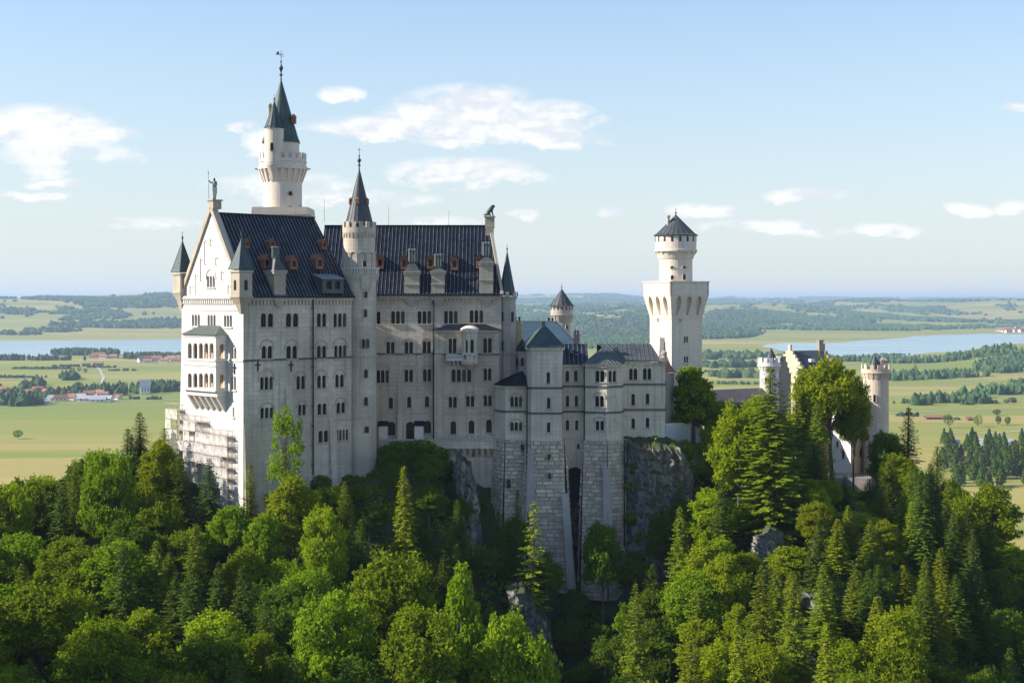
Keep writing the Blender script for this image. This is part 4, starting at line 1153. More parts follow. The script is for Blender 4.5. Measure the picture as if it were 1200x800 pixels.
def gallery():
    T = thing('gallery', 'long low covered gallery with purple-grey roof running right from the square tower', 'gallery', (55, 366, -40))
    p, q = XY(826, 360), XY(905, 372); F = Face(p, q); mb = MB(); z = lambda y: Zat(y, 366)
    H = []
    for k in range(7):
        a = 1.3 + k * (F.len - 2.6) / 6.5; H.append(arch_poly(a, a + .9, z(480), z(474.5)))
    wall(mb, F, [(0, -48), (F.len, -48), (F.len, z(471)), (0, z(471))], H, .5, 0, 1)
    mb.build('wall', [M['wall_warm'], M['dark']], T)  # dark backs paint the shade behind the gallery openings
    rb = MB(); a0, a1 = F.pt(-.3, z(471.5), .6), F.pt(F.len + .3, z(471.5), .6); b0_, b1_ = F.pt(-.3, z(457), -4.5), F.pt(F.len + .3, z(457), -4.5); c0, c1 = F.pt(-.3, z(471), -9.5), F.pt(F.len + .3, z(471), -9.5)
    rb.poly([a0, a1, b1_, b0_]); rb.poly([b0_, b1_, c1, c0]); rb.poly([a1, c1, b1_]); rb.poly([c0, a0, b0_]); seams(rb, [a0, a1, b1_, b0_], a0, a1, .9, .08, .08)
    rb.bar(a0, a1, .3, .25)
    rb.build('roof', M['slate_purple'], T)
M['slate_purple'] = metal_roof('purple_grey_slate', (.07, .06, .075), (.10, .09, .10), .6, 0, (.13, .12, .13))
gallery()

def gatehouse():
    z = lambda y: Zat(y, 385)
    T = thing('gatehouse', 'orange and cream gatehouse with stepped gables and dark slate roof half hidden by trees', 'gatehouse', (80, 388, -50))
    G = XY(943, 383); u = Vector((.87, .49)); w = Vector((-.49, .87)); gwid = 12.6; ln = 12.0
    F1 = Face(G + w * gwid, G); F2 = Face(G, G + u * ln)
    mb = MB(); ze_, zr = z(436), z(411.5)
    H1 = windows(F1, [(936, 452, 2, 4, 8), (931, 480, 2, 4, 8)], T, M['trim'], .3)
    out = [(0, -52), (gwid, -52), (gwid, ze_)]
    n_ = 6
    for k in range(n_):                                    # stepped outline up and down
        a = gwid - (gwid / 2 - .5) * k / n_; out += [(a, ze_ + .9 + (zr - ze_) * k / n_), (gwid - (gwid / 2 - .5) * (k + 1) / n_, ze_ + .9 + (zr - ze_) * k / n_)]
    out += [(gwid / 2 + .5, zr + 1.6), (gwid / 2 - .5, zr + 1.6)]
    for k in range(n_ - 1, -1, -1):
        out += [((gwid / 2 - .5) * (k + 1) / n_, ze_ + .9 + (zr - ze_) * k / n_), ((gwid / 2 - .5) * k / n_, ze_ + .9 + (zr - ze_) * k / n_)]
    cl_ = [out[0]]
    for p in out[1:]:
        if abs(p[0] - cl_[-1][0]) + abs(p[1] - cl_[-1][1]) > .02: cl_.append(p)
    wall(mb, F1, cl_, H1, .3)
    b = [F1.pt(a, q, -.6) for a, q in cl_]
    f = [F1.pt(a, q, 0) for a, q in cl_]
    mb.poly(b[::-1]) 
    for k in range(len(f)): mb.poly([f[k], b[k], b[(k + 1) % len(f)], f[(k + 1) % len(f)]][::-1])
    mb.build('gable_wall', M['cream'], T)
    mb = MB(); H2 = windows(F2, [(952, 452, 2, 4, 8), (963, 452, 2, 4, 8), (954, 480, 2, 4, 8)], T, M['trim'], .3)
    wall(mb, F2, [(0, -52), (ln, -52), (ln, ze_), (0, ze_)], H2, .3)
    mb.build('wall', M['orange'], T)
    mb = MB(); Fe = Face(G + u * ln, G + u * ln + w * gwid)
    for k in range(5):
        a0 = k * 1.2; Fe.box(mb, a0, a0 + 1.19, -52, ze_ + .9 + (zr - ze_) * k / 5, -.6, .1); Fe.box(mb, gwid - a0 - 1.19, gwid - a0, -52, ze_ + .9 + (zr - ze_) * k / 5, -.6, .1)
    Fe.box(mb, 5.7, 6.9, -52, zr + 1.8, -.6, .1)
    mb.build('east_gable', M['brick'], T)
    rb = MB()
    def q(a, o_, zz): p = G + u * a + w * o_; return Vector((p.x, p.y, zz))
    P = [q(.5, -.3, ze_ - .1), q(ln - .5, -.3, ze_ - .1), q(ln - .5, gwid / 2, zr), q(.5, gwid / 2, zr)]
    P2 = [q(.5, gwid / 2, zr), q(ln - .5, gwid / 2, zr), q(ln - .5, gwid + .3, ze_), q(.5, gwid + .3, ze_)]
    rb.poly(P); rb.poly(P2); seams(rb, P, P[0], P[1], .9, .07, .06)
    rb.build('roof', M['slate_blue'], T)
    mb = MB(); sp = (P[0] * .35 + P[3] * .25 + P[1] * .15 + P[2] * .25); mb.box((sp.x, sp.y - .3, sp.z + .3), (1.6, 1.4, .8), math.atan2(u.y, u.x), 0, .8); mb.build('skylight', M['wall_white'], T)
    mb = MB(); p = q(ln - 1.2, gwid / 2, zr); mb.box((p.x, p.y, zr + .9), (1.4, 1.1, 3.2), .5); mb.box((p.x, p.y, zr + 2.6), (1.7, 1.4, .3), .5); mb.build('chimney', M['greywall'], T)
    # dark stepped gable to the left
    mb = MB(); F3 = Face(XY(911, 379.5), XY(927, 380.5)); L = F3.len
    for k in range(4):
        a = k * L / 8; F3.box(mb, a, L - a, (z(445) if k else -50), z(436 - k * 6.5), -5 + k * .01, k * .012)
        if k: pass
    mb.build('side_gable', M['greywall'], T)
    # lower buildings towards the terrace: sunlit walls
    mb = MB(); F4 = Face(XY(975, 376), XY(997, 369)); H4 = windows(F4, [(988, 532, 1, 3, 9, 'a'), (981, 520, 1, 2.4, 6), (990, 508, 1, 2.4, 6)], T, M['trim'], .3)
    wall(mb, F4, [(0, -54), (F4.len, -54), (F4.len, z(455)), (0, z(455))], H4, .3)
    F5 = Face(XY(997, 369), XY(1022, 380)); H5 = windows(F5, [(1001, 530, 1, 3, 10, 'a'), (1009, 530, 1, 3, 10, 'a')], T, M['trim'], .3)
    wall(mb, F5, [(0, -54), (F5.len, -54), (F5.len, z(455)), (0, z(455))], H5, .3, 1)
    z4 = z(455)
    mb.poly([F4.pt(0, z4), F4.pt(F4.len, z4), F5.pt(F5.len, z4), tuple(Vector((XY(985, 395).x, 395, z4)))], mi=2)
    mb.build('lower_wall', [M['wall_white'], M['orange'], M['slate_purple']], T)
    rb = MB(); pk = Vector((XY(997, 384).x, 384, z(437))); c1, c2, c3 = F4.pt(-.4, z4, .4), F4.pt(F4.len + .1, z4, .5), F5.pt(F5.len, z4, .4)
    rb.poly([c1, c2, pk]); rb.poly([c2, c3, pk]); seams(rb, [c2, c3, pk], c2, c3, .8, .07, .06); rb.build('lower_roof', M['slate_purple'], T)
    # terrace with railing
    mb = MB(); F6 = Face(XY(972, 366), XY(1021, 364)); F6.box(mb, 0, F6.len, -58, z(549), -12, 0); mb.build('terrace', M['wall_warm'], T)
    rb = MB()
    for k in range(22):
        a = k * F6.len / 21; F6.box(rb, a - .04, a + .04, z(549), z(544.5), -.2, -.1)
    F6.box(rb, 0, F6.len, z(544.5), z(544), -.24, -.06); F6.box(rb, 0, F6.len, z(547.5), z(547.2), -.2, -.1)
    rb.build('railing', M['wood'], T)
M['slate_blue'] = metal_roof('blue_slate', (.045, .06, .068), (.07, .09, .10), .5, 0, (.10, .125, .13))
gatehouse()

def gate_tower(px, r, ytop, yflare, ybelow, Y, label, cone, mw, box=False, win=None):
    z = lambda y: Zat(y, Y); c = XY(px, Y)
    T = thing('gate_tower', label, 'tower', (c.x, c.y, -56), 'round battlemented gate towers')
    mb = MB()
    mb.lathe(c, [(r * 1.04, -56), (r, z(ybelow) - 3), (r, z(ybelow)), (r + .45, z(yflare)), (r + .5, z(yflare) + .1), (r + .5, z(ytop) - 1.1), (r + .1, z(ytop) - 1.1), (r + .1, z(ytop) - 1.8), (.01, z(ytop) - 1.8)], 30)
    ring_corbels(mb, c, r, r + .55, z(ybelow), z(yflare), 18, .42)
    mb.lathe(c, [(r + .5, z(yflare)), (r + .64, z(yflare) + .05), (r + .64, z(yflare) + .3), (r + .5, z(yflare) + .35)], 30)
    merlons(mb, c, r + .3, z(ytop) - 1.1, 12, .95, 1.1, .4)
    mb.build('wall', mw, T)
    cone_roof(T, c + Vector((cone[2], 0)), cone[0], z(ytop) - 1.9, z(cone[1]), 14, M['slate'], 1.05, 14)
    if box:
        b = MB(); b.box((c.x + 1.9, c.y - .2, z(ytop) - .3), (1.7, 1.8, 3.0)); b.box((c.x + 1.9, c.y - .2, z(ytop) + 1.5), (1.9, 2.0, .8), 0, 0, .3); b.build('stair_hut', M['greywall'], T)
    if win: round_window(c, r, *win, T)
gate_tower(901.5, 2.45, 419, 429, 434, 380, 'left white round gate tower with pointed cone roof beside the stepped gable', (2.2, 407.5, .5), M['wall_white'], False, (898, 445, 2, 6))
gate_tower(1026.5, 3.2, 427, 437, 443.5, 374, 'stout beige stone round tower with battlements standing right of the gatehouse', (2.0, 415, -.3), M['beige'], True, (1025, 466.5, 2.6, 8.5))

# ================================================================== STATUES, SCAFFOLD
def skin(name, joints, edges, radii, m, parent, scale=1.0, origin=Vector((0, 0, 0)), rz=0.0):
    me = bpy.data.meshes.new(name); cs, sn = math.cos(rz), math.sin(rz)
    V = [(origin.x + (x * cs - y * sn) * scale, origin.y + (x * sn + y * cs) * scale, origin.z + z * scale) for x, y, z in joints]
    me.from_pydata(V, edges, []); o = bpy.data.objects.new(name, me); COL.objects.link(o)
    md = o.modifiers.new('skin', 'SKIN'); 
    for k, v in enumerate(me.skin_vertices[0].data): v.radius = (radii[k] * scale, radii[k] * scale)
    me.skin_vertices[0].data[0].use_root = True
    sb = o.modifiers.new('sub', 'SUBSURF'); sb.levels = 1; sb.render_levels = 2
    me.materials.append(m)
    if parent:
        o.parent = parent; o.location = -parent.location
    return o
def knight():
    p = FG.pt(GM, RZ + 2.58, -.6); sc = 2.35 / 1.0
    T = thing('knight_statue', 'green bronze statue of a standing knight with lance and shield on the west gable', 'statue', p)
    J = [(0, 0, .98), (0, 0, 1.22), (0, 0, 1.42), (0, 0, 1.52), (0, -.02, 1.66), (0, -.02, 1.78), (.2, 0, 1.42), (.36, -.05, 1.18), (.34, -.2, 1.0), (-.2, 0, 1.42), (-.42, -.06, 1.38), (-.5, -.2, 1.6),
         (.11, 0, .92), (.16, -.08, .5), (.17, -.02, .08), (.2, -.2, .03), (-.11, 0, .92), (-.13, .02, .5), (-.14, .05, .08), (-.2, -.12, .03)]
    Ed = [(0, 1), (1, 2), (2, 3), (3, 4), (4, 5), (2, 6), (6, 7), (7, 8), (2, 9), (9, 10), (10, 11), (0, 12), (12, 13), (13, 14), (14, 15), (0, 16), (16, 17), (17, 18), (18, 19)]
    Rr = [.17, .16, .19, .07, .11, .06, .1, .07, .05, .1, .07, .05, .12, .08, .06, .05, .12, .08, .06, .05]
    skin('body', J, Ed, Rr, M['bronze'], T, sc, p, FG.rz)
    mb = MB(); cs = FG.u
    def q(a, o_, zz): return p + FG.u * a * sc + FG.n * o_ * sc + Vector((0, 0, zz * sc))
    mb.tube(q(-.5, .2, 0), q(-.56, .22, 2.15), .05, .035, 6); mb.tube(q(-.56, .22, 2.15), q(-.57, .22, 2.4), .12, .0, 4)
    mb.build('lance', M['bronze'], T)
    mb = MB(); P = [q(a * .24 + .36, .16, zz) for a, zz in ((-1, 1.0), (1, 1.0), (1, .55), (.6, .25), (0, .05), (-.6, .25), (-1, .55))]
    n = FG.n * .12; mb.poly([v + n for v in P][::-1]); mb.poly(P)
    for k in range(len(P)): mb.poly([P[k], P[(k + 1) % len(P)], P[(k + 1) % len(P)] + n, P[k] + n])
    mb.build('shield', M['bronze'], T)
knight()
def lion():
    p = Vector((Q1.x + .2, Q1.y, RZ2 + 2.16)); T = thing('lion_statue', 'weathered bronze seated lion statue on the pedestal at the east roof end', 'statue', p)
    J = [(-.5, 0, .35), (-.25, 0, .62), (.15, 0, 1.0), (.35, 0, 1.35), (.55, 0, 1.5), (.8, 0, 1.42), (.3, -.2, .75), (.42, -.2, .35), (.5, -.2, .04), (.3, .2, .75), (.42, .2, .35), (.5, .2, .04),
         (-.3, -.28, .3), (.05, -.3, .25), (.12, -.3, .04), (-.3, .28, .3), (.05, .3, .25), (.12, .3, .04), (-.8, 0, .1), (-1.0, .2, .3)]
    Ed = [(0, 1), (1, 2), (2, 3), (3, 4), (4, 5), (2, 6), (6, 7), (7, 8), (2, 9), (9, 10), (10, 11), (0, 12), (12, 13), (13, 14), (0, 15), (15, 16), (16, 17), (0, 18), (18, 19)]
    Rr = [.3, .3, .34, .36, .28, .13, .15, .11, .1, .15, .11, .1, .2, .12, .09, .2, .12, .09, .06, .05]
    skin('body', J, Ed, Rr, M['bronze'], T, 1.45, p, 0)
lion()

def net_mat():
    m, t, b = mat('scaffold_netting', (.80, .77, .73), .9)
    uv = t.add('ShaderNodeUVMap').outputs[0]
    n = t.noise(uv, .8, 5, .7); n2 = t.noise(t.mapping(uv, (2.5, .3, 1)), 1.0, 4, .6)
    tr = t.add('ShaderNodeBsdfTransparent'); mx = t.add('ShaderNodeMixShader')
    t.l.new(t.math('MULTIPLY_ADD', t.math('ADD', n, n2), .9, -.42, clamp=True), mx.inputs[0])
    t.l.new(tr.outputs[0], mx.inputs[1]); t.l.new(b.outputs[0], mx.inputs[2]); t.l.new(mx.outputs[0], t.n['Material Output'].inputs[0])
    return m
M['net'] = net_mat(); M['pole'] = mat('scaffold_tube', (.45, .40, .38), .5, .4)[0]; M['plank'] = mat('scaffold_plank', (.42, .30, .22), .8)[0]
def scaffold():
    p = FG.pt(GM, -40, 1.5); T = thing('scaffold', 'pale netted scaffolding wrapped round the foot of the bright west gable', 'scaffold', p)
    cols = [(-3.5 + k * 2.15) for k in range(11)]
    def top(a): return Zat(481, 280) if a < 1 else (Zat(494, 277) if a < 11 else Zat(509, 274))
    def bot(a): return -31 - max(0, a) * .55
    pb = MB(); kb = MB(); nb = MB(); bb_ = MB()
    for a in cols:
        for o_ in (.35, 1.5): pb.tube(FG.pt(a, bot(a), o_), FG.pt(a, top(a) + .8, o_), .06, .06, 6)
    for a0, a1 in zip(cols[:-1], cols[1:]):
        t_ = min(top(a0), top(a1)) if a0 > 0 else top(a0); z = t_; k = 0
        while z > bot(a0):
            for o_ in (.35, 1.5): pb.tube(FG.pt(a0, z + 1.0, o_), FG.pt(a1, z + 1.0, o_), .045, .045, 6)
            kb = MB(); FG.box(kb, a0 + .03, a1 - .03, z - .05, z, .4, 1.48)
            if len([1 for q in T.children if q.name.startswith('plank')]) < 99: kb.build('plank_deck', M['plank'], T)
            if k % 2 == 0: pb.tube(FG.pt(a0, z, 1.55), FG.pt(a1, z - 2.0, 1.55), .04, .04, 5)
            z0_, z1_ = z - 1.95, z + .9
            P = [(a0, z0_), (a1, z0_), (a1, z1_ - 1.0), (a0, z1_ - 1.0)]
            ov_ = random.uniform(0, 9)
            if random.random() < .86:
                nn = 5; 
                for i in range(nn):
                    for j in range(2):
                        def g(s_, t2): 
                            aa = a0 + (a1 - a0) * s_; zz = z0_ + (z1_ - 1.0 - z0_) * t2
                            return FG.pt(aa, zz, 1.62 + .10 * math.sin(aa * 3.1 + zz * 1.3) * (1 if 0 < s_ < 1 else 0)), (aa + ov_, zz)
                        qd = [g(i / nn, j / 2), g((i + 1) / nn, j / 2), g((i + 1) / nn, (j + 1) / 2), g(i / nn, (j + 1) / 2)]
                        nb.poly([x[0] for x in qd], [x[1] for x in qd], 0, True)
            z -= 2.0; k += 1
    pb.build('frame', M['pole'], T); nb.build('netting', M['net'], T)
scaffold()

# ================================================================== THE HILL
def np_mesh(name, V, F, mats, parent=None, mi=None, smooth=False):
    """V (n,3), F (m,k) arrays of equal sided faces"""
    me = bpy.data.meshes.new(name); m, k = F.shape
    me.vertices.add(len(V)); me.vertices.foreach_set('co', np.asarray(V, np.float32).ravel())
    me.loops.add(m * k); me.loops.foreach_set('vertex_index', F.astype(np.int32).ravel())
    me.polygons.add(m); me.polygons.foreach_set('loop_start', np.arange(0, m * k, k, dtype=np.int32))
    if mi is not None: me.polygons.foreach_set('material_index', mi.astype(np.int32))
    me.polygons.foreach_set('use_smooth', np.full(m, smooth))
    for q in (mats if isinstance(mats, (list, tuple)) else [mats]): me.materials.append(q)
    me.update(calc_edges=True); me.validate()
    o = bpy.data.objects.new(name, me); COL.objects.link(o)
    if parent: o.parent = parent
    return o
CP = []
def cpt(Y, *pz):
    for px, z in pz: CP.append((XY(px, Y).x, Y, z))
cpt(60, (-900, -95), (0, -95), (600, -100), (1200, -100), (2100, -95))
cpt(120, (-600, -70), (-100, -78), (200, -80), (400, -84), (600, -92), (800, -90), (1200, -90), (1800, -90))
cpt(160, (-300, -60), (0, -70), (200, -71), (400, -74), (600, -86), (800, -84), (1000, -82), (1200, -88), (1500, -92))
cpt(200, (-200, -56), (0, -64), (200, -64), (400, -65), (500, -64), (600, -72), (700, -82), (800, -78), (920, -70), (1050, -74), (1200, -88), (1400, -95))
cpt(240, (-200, -52), (0, -58), (150, -58), (300, -59), (420, -62), (520, -64), (620, -74), (700, -78), (780, -72), (900, -60), (1000, -58), (1100, -66), (1200, -84), (1400, -98))
cpt(266, (-250, -52), (0, -56), (150, -52), (240, -46), (285, -44), (340, -44), (420, -47), (500, -50), (560, -58), (640, -68), (710, -70), (780, -64), (900, -52), (1000, -50), (1100, -57), (1200, -74), (1400, -98))
cpt(283, (-250, -58), (0, -55), (100, -49), (160, -43), (205, -36), (330, -39), (420, -37), (500, -37), (555, -46), (600, -54), (640, -60), (705, -62), (760, -58), (830, -52), (900, -46), (1000, -46), (1100, -53), (1200, -71), (1400, -98))
cpt(297, (430, -33), (500, -33), (560, -42), (600, -47), (640, -55), (700, -58), (740, -54), (800, -47), (850, -45), (900, -43), (1000, -45), (1100, -52), (1200, -70))
cpt(304, (-250, -80), (0, -62), (100, -52), (190, -38), (250, -34), (400, -32), (600, -32), (700, -36), (760, -34), (800, -37), (850, -41), (900, -42), (1000, -45), (1100, -53), (1200, -72))
cpt(330, (-250, -110), (0, -82), (100, -66), (200, -46), (300, -34), (500, -32), (750, -32), (800, -33), (850, -35), (950, -42), (1050, -48), (1120, -57), (1200, -75), (1400, -110))
cpt(360, (0, -115), (200, -80), (350, -45), (600, -34), (800, -34), (900, -40), (1000, -50), (1080, -56), (1200, -86))
cpt(385, (-100, -140), (200, -105), (400, -75), (600, -55), (800, -42), (900, -44), (1000, -50), (1060, -58), (1150, -82), (1300, -115))
cpt(430, (-100, -160), (200, -150), (500, -125), (800, -85), (900, -80), (1000, -88), (1150, -115), (1300, -140))
cpt(500, (-200, -182), (200, -178), (600, -165), (900, -150), (1050, -155), (1200, -165), (1500, -182))
cpt(600, (-500, -188), (0, -186), (600, -186), (1200, -186), (1700, -188))
CP = np.array(CP)
def _fit():
    P = CP[:, :2] * np.array([1.0, 1.0]); z = CP[:, 2]
    D = np.sqrt(((P[:, None] - P[None]) ** 2).sum(-1) + 4.0)
    n = len(P); A = np.zeros((n + 3, n + 3)); A[:n, :n] = D + np.eye(n) * .3; A[:n, n] = 1; A[:n, n + 1:n + 3] = P; A[n:, :n] = A[:n, n:].T
    return P, np.linalg.solve(A, np.concatenate([z, [0, 0, 0]]))
_P, _W = _fit()
def hill_z(x, y):
    x = np.atleast_1d(np.asarray(x, float)); y = np.atleast_1d(np.asarray(y, float)); out = np.empty(len(x))
    for s_ in range(0, len(x), 20000):
        q = np.stack([x[s_:s_ + 20000], y[s_:s_ + 20000]], 1)
        D = np.sqrt(((q[:, None] - _P[None]) ** 2).sum(-1) + 4.0)
        out[s_:s_ + 20000] = D @ _W[:-3] + _W[-3] + q @ _W[-2:]
    return out
def fbm(x, y, sc, oc=4, seed=0.0):
    return np.array([mnoise.fractal(Vector((a * sc + seed, b_ * sc - seed, seed)), 1.0, 2.0, oc) for a, b_ in zip(x, y)])

def rock_material(name='rock_face', veg=.35):
    m, t, b = mat(name, (.3, .29, .27), .92)
    g = t.add('ShaderNodeNewGeometry'); pos = g.outputs['Position']
    n1 = t.noise(t.mapping(pos, (1, 1, .25)), .45, 8, .7); n2 = t.noise(pos, 2.2, 5, .65)
    col = t.ramp(n1, [(.30, (.06, .057, .052)), (.46, (.17, .165, .155)), (.60, (.30, .285, .265)), (.78, (.42, .40, .37))])
    col = t.mix(t.math('MULTIPLY', t.ramp(n2, [(.4, 0.0), (.7, 1.0)]), .5), col, (.12, .11, .10))
    sep = t.add('ShaderNodeSeparateXYZ'); t.l.new(g.outputs['Normal'], sep.inputs[0])
    n3 = t.noise(pos, .35, 4, .6)
    vg = t.ramp(t.math('ADD', sep.outputs[2], t.math('MULTIPLY_ADD', n3, .9, -.45)), [(veg, 0.0), (veg + .2, 1.0)])
    col = t.mix(vg, col, t.mix(n2, (.030, .045, .014), (.065, .08, .028)))
    t.l.new(col, b.inputs['Base Color'])
    bp = t.add('ShaderNodeBump'); bp.inputs['Strength'].default_value = .8; bp.inputs['Distance'].default_value = .5
    t.l.new(n1, bp.inputs['Height']); t.l.new(bp.outputs[0], b.inputs['Normal'])
    return m
M['rock'] = rock_material(); M['soil'] = rock_material('forest_floor', .30)
def make_hill():
    nx, ny = 170, 150
    xs = np.linspace(-330, 330, nx); ys = 60 + 560 * np.linspace(0, 1, ny) ** 1.15
    X, Y = np.meshgrid(xs, ys); x, y = X.ravel(), Y.ravel()
    z = hill_z(x, y)
    fade = np.clip((y - 60) / 60, 0, 1)
    z = z + fbm(x, y, .045, 5) * 2.2 * fade * np.clip((440 - y) / 60, 0, 1)
    # level the ground where buildings stand
    i = np.arange((nx - 1) * (ny - 1)); r_, c_ = i // (nx - 1), i % (nx - 1); k = r_ * nx + c_
    o = np_mesh('hillside', np.stack([x, y, z], 1), np.stack([k, k + 1, k + nx + 1, k + nx], 1), M['soil'], None, None, True)
    tag(o, 'steep wooded hill with rocky ribs carrying the castle', kind='structure')
make_hill()

def shading_mountainside():  # out of view; crest shaped to throw shade on the lower left forest
    nx, ny = 60, 60
    xs = np.linspace(-620, -95, nx); ys = np.linspace(-260, 330, ny); X, Y = np.meshgrid(xs, ys); x, y = X.ravel(), Y.ravel()
    e = np.clip((250 - y) / 80, 0, 1); e = e * e * (3 - 2 * e)
    z = -100 + 207 * e * np.exp(-((x + 300) / 105) ** 2) + 60 * e * np.exp(-((x + 560) / 160) ** 2)
    z = z + fbm(x, y, .02, 5, 9.0) * 14 * e - 60 * (1 - e) - np.clip((x + 160) / 60, 0, 1) * 40
    i = np.arange((nx - 1) * (ny - 1)); r_, c_ = i // (nx - 1), i % (nx - 1); k = r_ * nx + c_
    tag(np_mesh('shading_mountainside', np.stack([x, y, z], 1), np.stack([k, k + 1, k + nx + 1, k + nx], 1), M['soil'], None, None, True), 'unseen slope across the gorge to the left, shaped to shade the lower left forest', kind='structure')
shading_mountainside()

def rock_mass(name, label, Yf, outline, depth, amp, seed, kind=None, m='rock'):
    """a craggy body of rock: outline in px, py at distance Yf, pushed out by noise and closed behind"""
    pts = [at(px, py, Yf) for px, py in outline]
    xs = [p.x for p in pts]; zs = [p.z for p in pts]; x0, x1, z0, z1 = min(xs), max(xs), min(zs), max(zs)
    n = 84; V = []; idx = {}; F = []
    from mathutils.geometry import intersect_point_tri_2d
    tri = tessellate_polygon([[Vector((p.x, p.z, 0)) for p in pts]])
    def inside(x, z): return any(intersect_point_tri_2d((x, z), (pts[a].x, pts[a].z), (pts[b_].x, pts[b_].z), (pts[c].x, pts[c].z)) for a, b_, c in tri)
    nz = max(12, int(n * (z1 - z0) / (x1 - x0)))
    for j in range(nz + 1):
        for i in range(n + 1):
            x = x0 + (x1 - x0) * i / n; z = z0 + (z1 - z0) * j / nz
            idx[i, j] = len(V)
            ins = inside(x, z)
            d = mnoise.fractal(Vector((x * .16 + seed, seed, z * .07)), 1.0, 2.1, 7) * amp + abs(mnoise.noise(Vector((x * .45, seed, z * .12)))) * amp * 1.1 + abs(mnoise.noise(Vector((x * 1.3 + z * .5, seed, z * .5 - x * .2)))) * amp * .45
            edge = min(i, n - i, j * 1.5, (nz - j) * 3) / n * 2
            V.append((x + mnoise.noise(Vector((x, z, seed))) * .5, Yf - d - min(edge * 3.0, 2.0) * depth * .3 + (1 - t_(z, z0, z1)) * -depth * .35, z + mnoise.noise(Vector((z, x, seed))) * .5) if ins else None)
    V2 = []; mp = {}
    for k, v in enumerate(V):
        if v is not None: mp[k] = len(V2); V2.append(v)
    for j in range(nz):
        for i in range(n):
            q = [idx[i, j], idx[i + 1, j], idx[i + 1, j + 1], idx[i, j + 1]]
            if all(a in mp for a in q): F.append([mp[a] for a in q])
    nb = len(V2); V2 += [(v[0], v[1] + depth, v[2]) for v in V2]
    edges = {}
    for f in F:
        for a, b_ in zip(f, f[1:] + f[:1]): edges[(a, b_)] = 1
    side = [[b_, a, a + nb, b_ + nb] for (a, b_) in edges if (b_, a) not in edges]
    allF = F + [[a + nb for a in f[::-1]] for f in F] + side
    o = np_mesh(name, np.array(V2), np.array(allF), M[m], None, None, False)
    return tag(o, label, kind='structure')
def t_(z, a, b_): return (z - a) / (b_ - a)
rock_mass('cliff', 'dark vertical cliff under the east end of the wing', 298.5, [(728, 512), (780, 512), (800, 530), (812, 560), (808, 620), (800, 680), (728, 700)], 10, 2.6, 3.3)
rock_mass('rock_outcrop', 'pale rock rib above the gorge left of the stone base', 288.5, [(536, 530), (552, 545), (562, 590), (566, 640), (548, 640), (542, 590), (530, 555)], 8, 1.6, 8.1)
rock_mass('rock_outcrop', 'broken rock rib at the bottom of the gorge', 266, [(592, 690), (612, 685), (640, 720), (655, 780), (660, 830), (612, 830), (606, 760)], 9, 2.0, 12.1)
rock_mass('rock_outcrop', 'pale sunlit rock patch below the tallest spruce', 281, [(878, 625), (905, 610), (925, 640), (905, 700), (885, 705), (872, 670)], 9, 1.8, 17.7)
rock_mass('rock_outcrop', 'grey rock step on the steep slope under the gatehouse trees', 292, [(905, 580), (945, 600), (960, 640), (930, 660), (900, 640)], 9, 1.8, 21.7)
rock_mass('rock_outcrop', 'pale scree and rock on the lower right slope', 256, [(925, 700), (965, 690), (1010, 740), (1000, 800), (960, 830), (925, 780)], 9, 1.6, 28.2)

# ================================================================== THE PLAIN, LAKES AND FAR HILLS
ZP = -180.0
HILLS = [  # px, distance, height, half width in radians*1000, half depth
 (60, 12000, 150, 130, 2300), (190, 13500, 165, 90, 2600), (-150, 13000, 165, 120, 2500), (330, 12500, 130, 120, 2300), (520, 12000, 100, 110, 2200),
 (690, 26000, 262, 55, 3500), (610, 24000, 240, 60, 3500), (760, 11000, 85, 60, 2000), (680, 8800, 52, 55, 1000), (640, 15000, 110, 90, 2500), (880, 13000, 105, 90, 2200), (1010, 17000, 125, 80, 2600),
 (1150, 15500, 120, 80, 2400), (1300, 17000, 140, 90, 2600), (900, 22000, 150, 100, 3000), (1200, 28000, 165, 80, 3500), (100, 22000, 160, 140, 4000), (400, 22000, 150, 140, 4000), (740, 20000, 150, 80, 3500),
 (1190, 4700, 48, 36, 380), (840, 33000, 170, 200, 6000), (1100, 36000, 175, 260, 6000), (100, 36000, 170, 400, 6000)]
def far_h(x, y):
    r = np.hypot(x, y); th = np.arctan2(x, y)
    h = np.zeros_like(r)
    for px, d, hh, hw, hd in HILLS:
        a = math.atan((px - CX) / FPX)
        h = np.maximum(h, 0) + hh * np.exp(-((th - a) / (hw * .001)) ** 2 - ((r - d) / hd) ** 2) * (1 - np.clip(h / 260, 0, .8))
    return h
